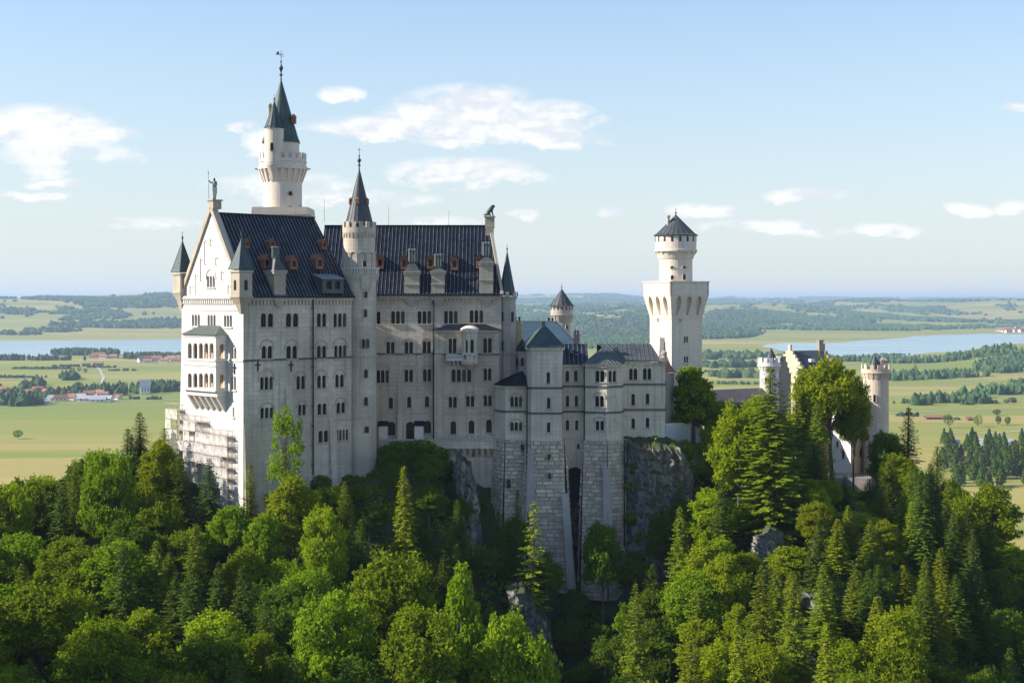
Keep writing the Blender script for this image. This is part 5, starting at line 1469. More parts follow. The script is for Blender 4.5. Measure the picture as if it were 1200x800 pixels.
def build_plain():
    na, nr = 420, 300
    th = np.linspace(-1.15, 1.15, na); rr = 330 * (62000 / 330) ** (np.linspace(0, 1, nr))
    T_, R_ = np.meshgrid(th, rr); x = (R_ * np.sin(T_)).ravel(); y = (R_ * np.cos(T_)).ravel(); r = R_.ravel()
    h = far_h(x, y)
    amp = np.clip((r - 8800) / 5000, 0, 1) * 48
    h = h + (fbm(x, y, 1 / 1800.0, 6, 4.2) * amp) * np.clip((r - 7000) / 3000, 0, 1)
    h = np.minimum(h, 268 - np.clip((r - 30000) / 10000, 0, 1) * 80)
    z = ZP + np.maximum(h, 0)
    z = np.where(r < 700, -190 + (r - 330) / 370 * 10, z)
    i = np.arange((na - 1) * (nr - 1)); a, b_ = i // (na - 1), i % (na - 1); k = a * na + b_
    V = np.stack([x, y, z], 1)
    m, t, b = mat('valley_fields', (.1, .15, .05), .95)
    pos = t.add('ShaderNodeNewGeometry').outputs['Position']
    def cells(sc, rot, seed):
        v = t.add('ShaderNodeTexVoronoi', feature='F1'); t.l.new(t.mapping(pos, (1 / sc[0], 1 / sc[1], .0), (0, 0, rot), (seed, seed, 0)), v.inputs['Vector']); v.inputs['Scale'].default_value = 1
        v.inputs['Randomness'].default_value = .85
        w = t.add('ShaderNodeSeparateColor'); t.l.new(v.outputs['Color'], w.inputs[0]); return w.outputs[0], w.outputs[1]
    c1, c2 = cells((1100, 120), .12, 3.0); c3, c4 = cells((3000, 300), -.12, 9.0)
    fine = t.noise(t.mapping(pos, (.004, .02, .01)), 1.0, 5, .6); mid = t.noise(t.mapping(pos, (.0007, .002, .001)), 1.0, 4, .6)
    col = t.ramp(c1, [(.0, (0.263, 0.249, 0.041)), (.28, (0.192, 0.226, 0.033)), (.5, (0.334, 0.273, 0.066)), (.66, (0.170, 0.215, 0.031)), (.82, (0.426, 0.296, 0.094)), (1.0, (0.291, 0.261, 0.048))])
    col2 = t.ramp(c3, [(.0, (0.213, 0.232, 0.037)), (.4, (0.355, 0.284, 0.078)), (.7, (0.199, 0.220, 0.033)), (1.0, (0.305, 0.261, 0.053))])
    for nd in (col.node, col2.node): nd.color_ramp.interpolation = 'CONSTANT'
    col = t.mix(.38, col, col2); col = t.mix(t.ramp(fine, [(.3, 0.0), (.75, .22)]), col, (.14, .18, .035))
    col = t.mix(t.ramp(mid, [(.55, 0.0), (.70, .45)]), col, (.33, .30, .12))
    # forest darkens the far hills where the woods grow (same mask that places the tree masses)
    t.l.new(col, b.inputs['Base Color'])
    bpn = t.noise(pos, .02, 4, .6); bp = t.add('ShaderNodeBump'); bp.inputs['Strength'].default_value = .25; bp.inputs['Distance'].default_value = 2.0; t.l.new(bpn, bp.inputs['Height']); t.l.new(bp.outputs[0], b.inputs['Normal'])
    o = np_mesh('ground', V, np.stack([k, k + 1, k + na + 1, k + na], 1), m, None, None, True)
    tag(o, 'flat valley of green and straw coloured fields rising to distant hills', kind='structure')
    return x, y, z
build_plain()
def ground_z(x, y):
    r = np.hypot(x, y)
    h = far_h(x, y); amp = np.clip((r - 8800) / 5000, 0, 1) * 48
    h = h + fbm(x, y, 1 / 1800.0, 6, 4.2) * amp * np.clip((r - 7000) / 3000, 0, 1)
    h = np.minimum(h, 268 - np.clip((r - 30000) / 10000, 0, 1) * 80)
    return ZP + np.maximum(h, 0)
def on_plain(px, py, z=ZP):
    Y = -z * FPX / (py - HY); return ((px - CX) / FPX * Y, Y)

def lake(far, near, label):
    pts = [on_plain(px, py) for px, py in far] + [on_plain(px, py) for px, py in near[::-1]]
    # subdivide and roughen the shoreline
    P = []
    n = len(pts)
    for k in range(n):
        a, b_ = Vector(pts[k]), Vector(pts[(k + 1) % n])
        for j in range(8):
            p = a.lerp(b_, j / 8); w = mnoise.noise(Vector((p.x / 260, p.y / 260, 3))) * 90
            P.append(Vector((p.x + w * .4, p.y + w * 1.6, ZP + 1.2)))
    tri = tessellate_polygon([P])
    m, t, b = mat('lake_water', (.20, .32, .35), .2, 0, .5)
    pos = t.add('ShaderNodeNewGeometry').outputs['Position']
    n_ = t.noise(t.mapping(pos, (.0006, .004, 1)), 1.0, 4, .6)
    t.l.new(t.math('MULTIPLY_ADD', n_, .25, .05), b.inputs['Roughness'])
    w = t.noise(pos, .06, 3, .6); bp = t.add('ShaderNodeBump'); bp.inputs['Strength'].default_value = .12; bp.inputs['Distance'].default_value = 1.0; t.l.new(w, bp.inputs['Height']); t.l.new(bp.outputs[0], b.inputs['Normal'])
    o = np_mesh('water', np.array([tuple(p) for p in P]), np.array(tri), m)
    # faces up
    me = o.data; me.flip_normals() if me.polygons[0].normal.z < 0 else None
    tag(o, label, kind='structure')
lake([(-120, 398), (0, 396), (50, 395.5), (110, 391.5), (160, 390), (215, 390), (330, 390), (420, 392)], [(-120, 423), (0, 421), (40, 418.5), (70, 416.5), (110, 415), (150, 416), (175, 416.5), (215, 418), (330, 411), (420, 402)], 'wide pale blue lake on the left with wooded far shore')
lake([(897, 404), (915, 402.6), (935, 402), (985, 402), (1010, 399), (1060, 396), (1090, 393), (1150, 391.5), (1260, 392.5), (1420, 394)], [(893, 406), (912, 410), (935, 414), (970, 417.5), (1040, 418), (1090, 416), (1150, 413), (1200, 409), (1260, 405), (1420, 400)], 'blue lake on the right behind the gatehouse')

# ------------------------------------------------------------------ far woods as tree masses
def blob_forest(name, x, y, z, hgt, wid, m, label, cone=.5):
    n = len(x); a = np.arange(5) * 2 * PI / 5
    ph = rng.random(n) * 6.28; V = np.zeros((n, 12, 3)); 
    for k in range(5):
        rr = wid * (.42 + .2 * rng.random(n))
        V[:, k, 0] = x + rr * .75 * np.cos(a[k] + ph); V[:, k, 1] = y + rr * .75 * np.sin(a[k] + ph); V[:, k, 2] = z - hgt * .1
        r2 = rr * (.55 + .45 * (rng.random(n) > cone))
        V[:, 5 + k, 0] = x + r2 * np.cos(a[k] + ph + .6); V[:, 5 + k, 1] = y + r2 * np.sin(a[k] + ph + .6); V[:, 5 + k, 2] = z + hgt * (.45 + .18 * rng.random(n))
    V[:, 10] = np.stack([x + wid * .1 * rng.standard_normal(n), y, z + hgt], 1); V[:, 11] = np.stack([x, y, z], 1)
    F = []
    for k in range(5):
        j = (k + 1) % 5; F += [(k, j, 5 + k), (j, 5 + j, 5 + k), (5 + k, 5 + j, 10)]
    F = np.array(F)[None] + (np.arange(n) * 12)[:, None, None]
    o = np_mesh(name, V.reshape(-1, 3), F.reshape(-1, 3), m)
    return tag(o, label, kind='stuff')
def leaf_mat(name, c1, c2, c3, trans=.3, rough=.6, var=.20):
    m, t, b = mat(name, c1, rough, 0, .06)
    g = t.add('ShaderNodeNewGeometry'); oi = t.add('ShaderNodeObjectInfo')
    col = t.ramp(g.outputs['Random Per Island'], [(0.0, c1), (.55, c2), (1.0, c3)])
    hv = t.add('ShaderNodeHueSaturation'); t.l.new(col, hv.inputs['Color'])
    t.l.new(t.math('MULTIPLY_ADD', oi.outputs['Random'], .022, .489), hv.inputs['Hue']); t.l.new(t.math('MULTIPLY_ADD', oi.outputs['Random'], var * 2, 1 - var), hv.inputs['Value'])
    t.l.new(hv.outputs[0], b.inputs['Base Color'])
    if trans:
        tl = t.add('ShaderNodeBsdfTranslucent'); hs = t.mix(1.0, hv.outputs[0], (1.25, 1.35, .7), 'MULTIPLY'); t.l.new(hs, tl.inputs[0])
        mx = t.add('ShaderNodeMixShader'); mx.inputs[0].default_value = trans
        t.l.new(b.outputs[0], mx.inputs[1]); t.l.new(tl.outputs[0], mx.inputs[2]); t.l.new(mx.outputs[0], t.n['Material Output'].inputs[0])
    return m
M['farwood'] = leaf_mat('distant_wood', (.036, .070, .028), (.054, .094, .034), (.080, .122, .040), 0, .9)
def far_woods():
    X, Y, H, Wd = [], [], [], []
    # random woods on hills and plain, by distance shells
    for r0_, r1_, n, wd, hg, thr in ((3800, 7000, 19000, 24, 18, .12), (7000, 10500, 38000, 30, 19, .11), (10500, 15000, 48000, 42, 22, .08), (15000, 24000, 46000, 65, 26, .02), (24000, 45000, 22000, 170, 40, -.05)):
        th = rng.uniform(-.55, .55, n * 2); r = np.sqrt(rng.uniform(r0_ ** 2, r1_ ** 2, n * 2))
        x, y = r * np.sin(th), r * np.cos(th)
        f = np.array([mnoise.fractal(Vector((a / (420 + b_ * .022), b_ / (500 + b_ * .04), 7.7)), .75, 2.2, 5) for a, b_ in zip(x, y)])
        k = (f > thr) | ((rng.random(len(x)) < .035) & (f > thr - .25)); x, y = x[k][:n], y[k][:n]
        X.append(x); Y.append(y); H.append(np.full(len(x), hg) * rng.uniform(.7, 1.2, len(x))); Wd.append(np.full(len(x), wd) * rng.uniform(.8, 1.3, len(x)))
    x, y, h, w = map(np.concatenate, (X, Y, H, Wd))
    # keep the lakes and the open fields clear
    px = CX + FPX * x / y; py = HY - FPX * ZP / y
    keep = ~((px < 440) & (y < 8900)) & ~((px > 780) & (y < 8600)) & ~((px > 430) & (px < 790) & (y < 6000) & (f_rand(x, y) > .05))
    x, y, h, w = x[keep], y[keep], h[keep], w[keep]
    blob_forest('distant_forest', x, y, ground_z(x, y), h, w, M['farwood'], 'bluish woods covering the distant hills', .3)
def f_rand(x, y): return np.array([mnoise.noise(Vector((a / 900, b_ / 1500, 2.2))) for a, b_ in zip(x, y)])
far_woods()
def wood_patch(name, label, ells, dens=1.0, hgt=20, wd=15):
    """ells: ellipses (px, py, half width, half height) on the plain"""
    X, Y = [], []
    for px, py, hw, hh in ells:
        x0_, y0_ = on_plain(px, py); k = y0_ / FPX; dy = abs(on_plain(px, py - hh)[1] - on_plain(px, py + hh)[1]) / 2
        n = int(dens * max(12, (hw * k) * dy * 3.1 / (wd * wd) * 1.3)); n = min(n, 5000)
        a = rng.uniform(0, 2 * PI, n); s_ = np.sqrt(rng.random(n)); yy = y0_ + dy * s_ * np.sin(a); xx = (x0_ / y0_) * yy + hw * k * s_ * np.cos(a) * (1 + .15 * rng.standard_normal(n))
        X.append(xx); Y.append(yy)
    x, y = np.concatenate(X), np.concatenate(Y)
    keep = y > 900; x, y = x[keep], y[keep]
    blob_forest(name, x, y, ground_z(x, y), hgt * rng.uniform(.55, 1.15, len(x)), wd * rng.uniform(.7, 1.3, len(x)), M['farwood'], label, .35)
wood_patch('lakeside_wood', 'dark wood on the near shore of the left lake', [(100, 415, 38, 1.6), (180, 420, 36, 1.2), (30, 422, 60, .4), (195, 421, 18, 1.2)], 1.2)
wood_patch('far_shore_wood', 'dark wood along the far shore of the left lake', [(135, 388, 75, 1.2), (60, 391, 30, .8), (195, 387, 40, 1.4), (20, 393.5, 25, .6), (150, 381, 60, 1.5), (80, 379, 50, 1.0), (200, 377, 30, 1.5), (20, 384, 25, .8), (110, 372, 70, 1.2), (30, 373, 40, 1.0), (180, 369, 50, 1.2)], .8, 26, 32)
wood_patch('village_wood', 'trees round the village on the left plain', [(20, 470, 34, 6), (60, 466, 18, 3), (92, 462, 12, 4), (118, 460, 12, 3), (140, 460, 9, 3.5), (162, 459, 10, 3), (185, 457, 14, 3), (200, 456, 14, 3), (45, 452, 6, 3), (30, 456, 8, 3), (80, 444, 12, 2), (-30, 468, 30, 8), (225, 456, 14, 3)], .9, 19, 14)
wood_patch('far_valley_wood', 'strips of dark wood on the plain behind the square tower', [(830, 391, 55, 5.5), (870, 382, 40, 3.5), (720, 392, 60, 5), (650, 386, 40, 4), (690, 377, 50, 3), (760, 385, 30, 3), (850, 419, 60, 2.2), (940, 421, 30, 2), (860, 430, 40, 1.3), (880, 442, 50, 1.8), (760, 436, 40, 2)], .8, 24, 30)
wood_patch('right_valley_wood', 'long dark tree belts across the right plain', [(1080, 425, 60, .9), (1010, 423, 50, .8), (1150, 424, 40, 1), (1080, 443, 42, 1.3), (1125, 441, 30, 1.4), (1055, 445, 22, 1.2), (1175, 432, 28, 5.0), (1210, 430, 26, 6), (1172, 461, 26, 1.8), (1205, 455, 25, 3), (1112, 471, 26, 1.6), (1080, 474, 10, 1.4), (1140, 466, 18, 1.4), (1150, 472, 12, 1.2)], 1.0, 20, 15)

# individual trees on the plain
def far_tree_proto(w, h, label, px, py):
    x, y = on_plain(px, py); T = thing('field_tree', label, 'tree', (x, y, ZP), 'single trees out on the plain')
    bm_ = MB(); bm_.tube((x, y, ZP), (x, y, ZP + h * .4), .5, .3, 6); bm_.build('trunk', M['bark'], T)
    n = 260; u = rng.standard_normal((n, 3)); u /= np.linalg.norm(u, axis=1)[:, None]
    c = u * (rng.uniform(.45, 1, n) ** .5)[:, None] * np.array([w / 2, w / 2, h * .42]) + np.array([0, 0, h * .56])
    V, F = leaf_quads(c, u, 1.5, 1.2); o = np_mesh('crown', V, F, M['leaf_dark'], T); return T
def leaf_quads(c, nrm, size, asp=1.0, jit=.8, r=None):
    """quads of leaf spray at points c, roughly facing nrm"""
    g = r or rng
    n = len(c); nn = nrm + g.standard_normal((n, 3)) * jit * .6; nn /= np.linalg.norm(nn, axis=1)[:, None] + 1e-9
    a = g.standard_normal((n, 3)); u = np.cross(nn, a); u /= np.linalg.norm(u, axis=1)[:, None] + 1e-9; v = np.cross(nn, u)
    s = (size * g.uniform(.6, 1.35, n))[:, None]
    k = np.array([[0, -.5], [.42, .05], [0, .5], [-.42, -.05]])
    V = np.stack([c + u * s * k[i, 0] * asp + v * s * k[i, 1] + nn * s * (.10 if i in (1, 3) else -.05) for i in range(4)], 1).reshape(-1, 3)
    return V, np.arange(n * 4).reshape(n, 4)
def bark_mat():
    m, t, b = mat('tree_bark', (.09, .075, .06), .95)
    pos = t.add('ShaderNodeNewGeometry').outputs['Position']; n = t.noise(t.mapping(pos, (1, 1, .2)), 3, 4, .6)
    t.l.new(t.ramp(n, [(.3, (.045, .038, .03)), (.7, (.16, .14, .12))]), b.inputs['Base Color']); return m
M['bark'] = bark_mat()
M['leaf'] = leaf_mat('beech_leaves', (0.122, 0.190, 0.007), (0.189, 0.263, 0.010), (0.268, 0.325, 0.014), .42)
M['leaf_dark'] = leaf_mat('dark_leaves', (0.067, 0.123, 0.009), (0.104, 0.168, 0.011), (0.146, 0.213, 0.014), .38)
M['leaf_gold'] = leaf_mat('yellow_green_leaves', (0.183, 0.241, 0.007), (0.250, 0.302, 0.010), (0.329, 0.358, 0.014), .42)  # yellow green of sunlit crowns put into the leaf colour
M['needle'] = leaf_mat('spruce_needles', (0.043, 0.078, 0.009), (0.071, 0.118, 0.011), (0.116, 0.162, 0.013), .2, .7)
M['needle_gold'] = leaf_mat('sunlit_golden_needles', (0.157, 0.200, 0.009), (0.224, 0.265, 0.011), (0.302, 0.324, 0.014), .3, .7)  # spruce green turned golden to paint in full sun
M['needle_mid'] = leaf_mat('sunlit_spruce_needles', (0.104, 0.151, 0.009), (0.165, 0.213, 0.011), (0.232, 0.269, 0.014), .28, .7)  # brighter spruce tone; the sunlit look is put into the needle colour
for px, py, w, h, lb in ((21, 514, 14, 12, 'round dark tree alone in the big green field on the left'), (1168, 487, 13, 11, 'small round bush-like tree alone in the right meadow'), (1180, 473, 12, 9, 'dark round bush at the field edge far right'),
                         (1112, 501, 16, 20, 'tall dark tree beside the white farm buildings'), (1146, 500, 14, 18, 'dark tree right of the white farm buildings'), (1170, 498, 9, 14, 'slim tree left of its twin on the field road'), (1181, 498, 9, 13, 'slim tree right of its twin on the field road'),
                         (1089, 472, 14, 17, 'dark bushy tree at the end of the right hedge'), (1148, 436, 9, 26, 'tall narrow tree in the belt above the right meadow'),
                         (1073, 440, 9, 30, 'narrow poplar standing left in the far right tree belt'), (85, 437, 12, 14, 'first of three round trees on the left plain'), (93, 436, 13, 14, 'middle of three round trees on the left plain'), (100, 437, 12, 13, 'last of three round trees on the left plain')):
    far_tree_proto(w, h, lb, px, py)

def far_grove():
    """trees one can tell apart in the wood right of the hill"""
    spots = []
    for k in range(120):
        px = rng.uniform(1104, 1218); py = rng.uniform(524, 573) if px > 1116 else rng.uniform(520, 552); spots.append((px, py))
    spots.sort(key=lambda s_: s_[1])
    n = 420; c = np.zeros((n, 3)); tt = rng.random(n) ** .8; an = rng.uniform(0, 6.28, n); rr = (1 - tt ** 1.6) * 4.6 * rng.uniform(.6, 1.1, n)
    c[:, 0], c[:, 1], c[:, 2] = rr * np.cos(an), rr * np.sin(an), 2 + tt * 19
    V, F = leaf_quads(c, np.stack([np.cos(an), np.sin(an), np.full(n, .4)], 1), 2.0, 1.1)
    cm = None
    T0 = None
    for k, (px, py) in enumerate(spots):
        x, y = on_plain(px, py)
        if T0 is None:
            T0 = thing('valley_tree', 'dark conifer in the wood below the white farm at right', 'tree', (x, y, ZP), 'conifers in the valley wood at right')
            b_ = MB(); b_.tube((0, 0, 0), (0, 0, 15), .35, .1, 5); tr = b_.build('trunk', M['bark'], None); tr.parent = T0
            cr = np_mesh('crown', V, F, M['needle'], T0)
        else:
            T = T0.copy(); COL.objects.link(T); T.location = (x, y, ZP)
            for ch in (tr, cr):
                q = ch.copy(); COL.objects.link(q); q.parent = T
            s_ = rng.uniform(.7, 1.2); T.scale = (s_ * rng.uniform(.9, 1.3), s_ * 1.1, s_); T.rotation_euler.z = rng.uniform(0, 6)
far_grove()

# villages
M['housewall'] = mat('house_plaster', (.68, .66, .62), .9)[0]
M['tile'] = metal_roof('red_roof_tile', (.30, .13, .085), (.36, .17, .11), .8, 0, (.22, .10, .07)); M['tile_grey'] = metal_roof('grey_roof_sheet', (.30, .31, .33), (.40, .41, .43), .6, 0, (.5, .5, .52))
M['barn'] = mat('barn_boards', (.16, .10, .07), .9)[0]
_proto = {}
def house(px, py, L, Wd, H, rz, kind, label, group=None, cat='house', name='house'):
    x, y = on_plain(px, py); wm, rm = {'red': ('housewall', 'tile'), 'grey': ('housewall', 'tile_grey'), 'barn': ('barn', 'tile'), 'dark': ('barn', 'slate')}[kind]
    if kind not in _proto:
        wb_ = MB(); wb_.box((0, 0, .5), (1, 1, 1)); wb_.poly([(-.5, -.5, 1), (-.5, .5, 1), (-.5, 0, 1.7)]); wb_.poly([(.5, .5, 1), (.5, -.5, 1), (.5, 0, 1.7)])
        for sx in (-.3, 0, .3): wb_.box((sx, -.5, .55), (.1, .02, .3), 0, 1)
        a = wb_.build('wall', [M[wm], M['glass']]); rb_ = MB()
        for sy in (-1, 1):
            q = [Vector((-.56, sy * .62, .86)), Vector((.56, sy * .62, .86)), Vector((.56, 0, 1.76)), Vector((-.56, 0, 1.76))]
            if sy > 0: q = q[::-1]
            rb_.poly(q); rb_.poly([p + Vector((0, 0, -.05)) for p in q][::-1])
        b_ = rb_.build('roof', M[rm]); _proto[kind] = (a, b_); first = True
    else: first = False
    T = thing(name, label, cat, (x, y, ZP), group)
    for ch in _proto[kind]:
        q = ch if first else ch.copy()
        if not first: COL.objects.link(q)
        q.parent = T; q.location = (0, 0, 0)
    T.rotation_euler.z = rz; T.scale = (L, Wd, H)
def village():
    g = 'houses of the village on the left plain'
    for k in range(52):
        px = rng.choice([rng.uniform(28, 70), rng.uniform(60, 100), rng.uniform(95, 140), rng.uniform(0, 30)]); py = rng.uniform(459, 470)
        house(px, py, rng.uniform(12, 24), rng.uniform(9, 12), rng.uniform(4.5, 7), rng.uniform(-.8, .8), 'red', 'small white house with red tiled roof in the village on the left plain', g)
    for (px, py, L) in ((91, 468, 30), (103, 470, 34), (115, 471, 26), (64, 469, 22), (44, 473, 40), (124, 470, 24)):
        house(px, py, L, 14, 6, rng.uniform(-.3, .3), 'grey', 'long grey roofed farm building at the near edge of the left village', 'long farm buildings of the left village')
    house(170, 462, 18, 12, 16, .3, 'grey', 'tall white house standing apart right of the left village')
    g = 'houses of the lakeshore village'
    for k in range(30):
        px = rng.uniform(168, 212); py = rng.uniform(417, 425)
        house(px, py, rng.uniform(22, 36), rng.uniform(14, 18), rng.uniform(6, 9), rng.uniform(-.8, .8), 'red', 'tiny red roofed house of the lakeshore village beside the palace', g)
    for k in range(8):
        house(rng.uniform(108, 135), rng.uniform(417, 420), 24, 14, 7, rng.uniform(-.8, .8), 'red', 'tiny red roofed house by the wood on the near lake shore', 'houses by the lakeside wood')
    house(115, 428, 26, 14, 6, .1, 'barn', 'lone brown barn on the plain below the lakeside wood', None, 'barn', 'barn'); house(101, 429, 20, 12, 5, .0, 'dark', 'lone dark shed left of the brown barn', None, 'shed', 'shed')
    house(1095, 491, 27, 8, 3.6, .05, 'barn', 'long low barn with red roof in the right meadow', None, 'barn', 'barn'); house(1136, 492.5, 8, 6, 3.5, .3, 'barn', 'small hut with red roof in the right meadow', None, 'hut', 'hut')
    house(1186, 471.5, 12, 9, 5, .4, 'dark', 'dark hut at the edge of the far right field', None, 'hut', 'hut')
    for px, py, L, lb in ((1117, 522, 14, 'white farmhouse partly hidden left of the long farm building'), (1158, 525, 24, 'long white farm building with pale roof above the valley wood'), (1148, 521, 14, 'white house behind the long farm building'), (1180, 521, 12, 'small white house at the far right of the farm')):
        house(px, py, L, 9, 4.5, rng.uniform(-.2, .3), 'grey', lb)
    for k in range(22):
        house(rng.uniform(1170, 1230), rng.uniform(385, 390), 40, 22, 12, rng.uniform(-.8, .8), 'red', 'speck of a red roofed house beyond the right lake', 'houses of the town beyond the right lake')
    house(1036, 420.5, 30, 16, 8, .2, 'grey', 'tiny white farm near the shore of the right lake'); house(912, 424, 24, 14, 7, .2, 'grey', 'tiny white farm left of the gatehouse on the plain')
village()
def hedgerows():
    rows = []
    for k in range(34):
        px = rng.uniform(-20, 215) if k % 3 == 0 else rng.uniform(830, 1230); py = rng.uniform(424, 470) if k % 3 == 0 else rng.uniform(412, 500)
        rows.append((px, py, rng.uniform(8, 34), rng.uniform(.15, .45)))
    wood_patch('hedgerow', 'thin hedges and scattered bushes along the field edges', rows, .7, 7, 7)
hedgerows()
def roads():
    m = mat('pale_gravel', (.42, .39, .32), .95)[0]; V, F = [], []
    for line in ([(-40, 479), (60, 474), (130, 471.5), (230, 468)], [(-40, 448), (70, 440), (150, 430), (215, 425)], [(130, 471), (122, 455), (118, 436), (112, 428)], [(1040, 484), (1110, 481), (1180, 479), (1260, 476)], [(1100, 505), (1160, 508), (1260, 500)], [(1050, 452), (1120, 450), (1180, 444), (1260, 441)]):
        P = [Vector(on_plain(*p)) for p in line]; Q = []
        for a, b_ in zip(P[:-1], P[1:]):
            for j in range(12): q = a.lerp(b_, j / 12); Q.append(q + Vector((0, mnoise.noise(Vector((q.x / 300, q.y / 300, 1))) * 40)))
        for a, b_ in zip(Q[:-1], Q[1:]):
            n = Vector((-(b_ - a).y, (b_ - a).x)).normalized() * 3.2; k = len(V)
            V += [(*(a - n), ZP + .5), (*(b_ - n), ZP + .5), (*(b_ + n), ZP + .5), (*(a + n), ZP + .5)]; F.append((k, k + 1, k + 2, k + 3))
    tag(np_mesh('road', np.array(V), np.array(F), m), 'pale farm roads crossing the plain', kind='structure')
roads()

# ================================================================== TREES OF THE HILL
def broadleaf_mesh(seed, h=18.0, R_=5.2, nl=6500, leaf=.55, open_=0.0, low=.30, tall=1.0):
    g = np.random.default_rng(seed); rd = random.Random(seed)
    c0 = np.array([0, 0, h * (.5 + low / 2)]); rad = np.array([R_, R_, h * (1 - low) / 2])
    ncl = int(80 * (1 - open_ * .45)); cl = []
    for k in range(ncl * 4):
        if len(cl) >= ncl: break
        u = g.standard_normal(3); u /= np.linalg.norm(u)
        if u[2] < -.75: continue
        q = u * (g.uniform(.35, 1.0) ** .45); p = c0 + q * rad * .86
        tz = (p[2] - h * low) / (h * (1 - low)); wz = 1.0 if tall == 1.0 else (1 - max(tz, 0) ** tall) ** .6
        p[0] *= wz; p[1] *= wz
        if open_ and g.random() < open_ * .35: continue
        cl.append((p, R_ * g.uniform(.13, .33)))
    C, N, per = [], [], nl // len(cl)
    for p, r in cl:
        n = int(per * (r / (R_ * .28)) ** 2); u = g.standard_normal((n, 3)); u[:, 2] = u[:, 2] * .8 + .25; u /= np.linalg.norm(u, axis=1)[:, None]
        lump = 1 + .25 * np.sin(u[:, :1] * 7 + seed) * np.cos(u[:, 1:2] * 6 + p[0])
        d = u * np.array([1.12, 1.12, .72]) * r * (g.uniform(.45, 1.12, n) ** .6)[:, None] * lump
        nsp = max(3, int(n / 26)); us = g.standard_normal((nsp, 3)); us[:, 2] = np.abs(us[:, 2]) * .9 + .1; us += (p - c0) / (R_ * 2.2); us /= np.linalg.norm(us, axis=1)[:, None]
        tt_ = np.tile(np.linspace(.75, 1.55, 9), nsp)[:, None]; ue = np.repeat(us, 9, 0)
        C.append(p + ue * r * tt_ * g.uniform(.8, 1.0, (nsp, 1)).repeat(9, 0) + g.standard_normal((nsp * 9, 3)) * .10 + np.array([0, 0, -.12]) * (tt_ - .75)); N.append(ue + g.standard_normal((nsp * 9, 3)) * .4)
        C.append(p + d); N.append(u * .8 + (p - c0) / (R_ * 2.5) + np.array([0, 0, .35]))
    C, N = np.concatenate(C), np.concatenate(N)
    V, F = leaf_quads(C, N, leaf, .72, 1.1, g)
    # trunk and limbs
    mb = MB(); z = 0; p = Vector((0, 0, -1.2)); r0 = .02 * h
    top = Vector((rd.uniform(-.5, .5), rd.uniform(-.5, .5), h * .72)); mb.tube(p, top * .45, r0, r0 * .7, 7); mb.tube(top * .45, top, r0 * .7, r0 * .2, 6)
    for k in range(0, len(cl), 3):
        q = Vector(cl[k][0]); s_ = top * rd.uniform(.42, .85); m_ = s_.lerp(q, .5) + Vector((0, 0, -.3)); mb.tube(s_, m_, r0 * .3, r0 * .2, 5); mb.tube(m_, q, r0 * .2, r0 * .06, 4)
    return V, F, mb
def spruce_mesh(seed, h=22.0, R_=3.3, step=.5, leaf=.55, sparse=0.0, base=.06):
    g = np.random.default_rng(seed); C, N, A = [], [], []
    V = []; z = h * base; mb = MB()
    mb.tube((0, 0, -1.2), (0, 0, h * .55), .014 * h, .009 * h, 7); mb.tube((0, 0, h * .55), (0, 0, h), .009 * h, .02, 6)
    while z < h * .985:
        t = (z - h * base) / (h * (1 - base)); Rz = R_ * (1 - t) ** .64 * g.uniform(.78, 1.12) + .12
        nb = max(4, int(9 * (1 - t * .5) * (1 - sparse))); a0 = g.uniform(0, 6.28)
        for k in range(nb):
            if g.random() < sparse * .5: continue
            a = a0 + 2 * PI * k / nb + g.uniform(-.25, .25); L = Rz * g.uniform(.72, 1.15); d = np.array([math.cos(a), math.sin(a), 0]); s_ = np.array([-d[1], d[0], 0])
            droop = .28 + .25 * (1 - t); ns = max(3, int(L / .30))
            for i in range(ns):
                f = (i + .6) / ns; w = (.50 * (1 - f) + .16) * min(L, 2.4) * .55
                zz = z - droop * L * f * (1 - .35 * f) + .10 * f * f * L
                for side in (-1, 0, 1):
                    if side and f < .2: continue
                    lat = side * w * g.uniform(.5, 1.0)
                    c = d * L * f + s_ * lat + np.array([0, 0, zz - abs(lat) * .22 - g.uniform(0, .18)])
                    ln = leaf * g.uniform(.75, 1.3) * (.55 + .45 * (1 - t)); dirv = d * .8 + s_ * side * .7 + np.array([0, 0, -.35 + g.uniform(-.2, .2)]); dirv /= np.linalg.norm(dirv)
                    up = np.array([0, 0, 1.0]) + s_ * g.uniform(-.6, .6); sd = np.cross(dirv, up); sd /= np.linalg.norm(sd); wd = ln * .34
                    V += [c - dirv * ln * .5, c + sd * wd, c + dirv * ln * .6, c - sd * wd]
            if L > 1 and k % 2 == 0: mb.tube((0, 0, z), tuple(d * L * .7 + np.array([0, 0, z - droop * L * .6])), .05, .02, 4)
        z += step * (1 - .45 * t) * g.uniform(.8, 1.2)
    V = np.array(V); return V, np.arange(len(V)).reshape(-1, 4), mb
PROTO = {}
def proto(key, V, F, mb, m, H):
    cm = bpy.data.meshes.new('crown'); o = np_mesh('crown', V, F, m); me = o.data; bpy.data.objects.remove(o)
    t_o = mb.build('trunk', M['bark']); tm = t_o.data; bpy.data.objects.remove(t_o); bpy.data.meshes.remove(cm)
    PROTO.setdefault(key, []).append((me, tm, H))
for s_ in range(4): V, F, b_ = broadleaf_mesh(100 + s_, 18, 5.2 + .5 * (s_ % 2), 18050, .50); proto('broad', V, F, b_, M['leaf'], 18)
for s_ in range(3): V, F, b_ = broadleaf_mesh(120 + s_, 18, 5.0, 16150, .50); proto('dark', V, F, b_, M['leaf_dark'], 18)
for s_ in range(3): V, F, b_ = broadleaf_mesh(140 + s_, 18, 5.0, 16150, .50, 0, .2); proto('gold', V, F, b_, M['leaf_gold'], 18)
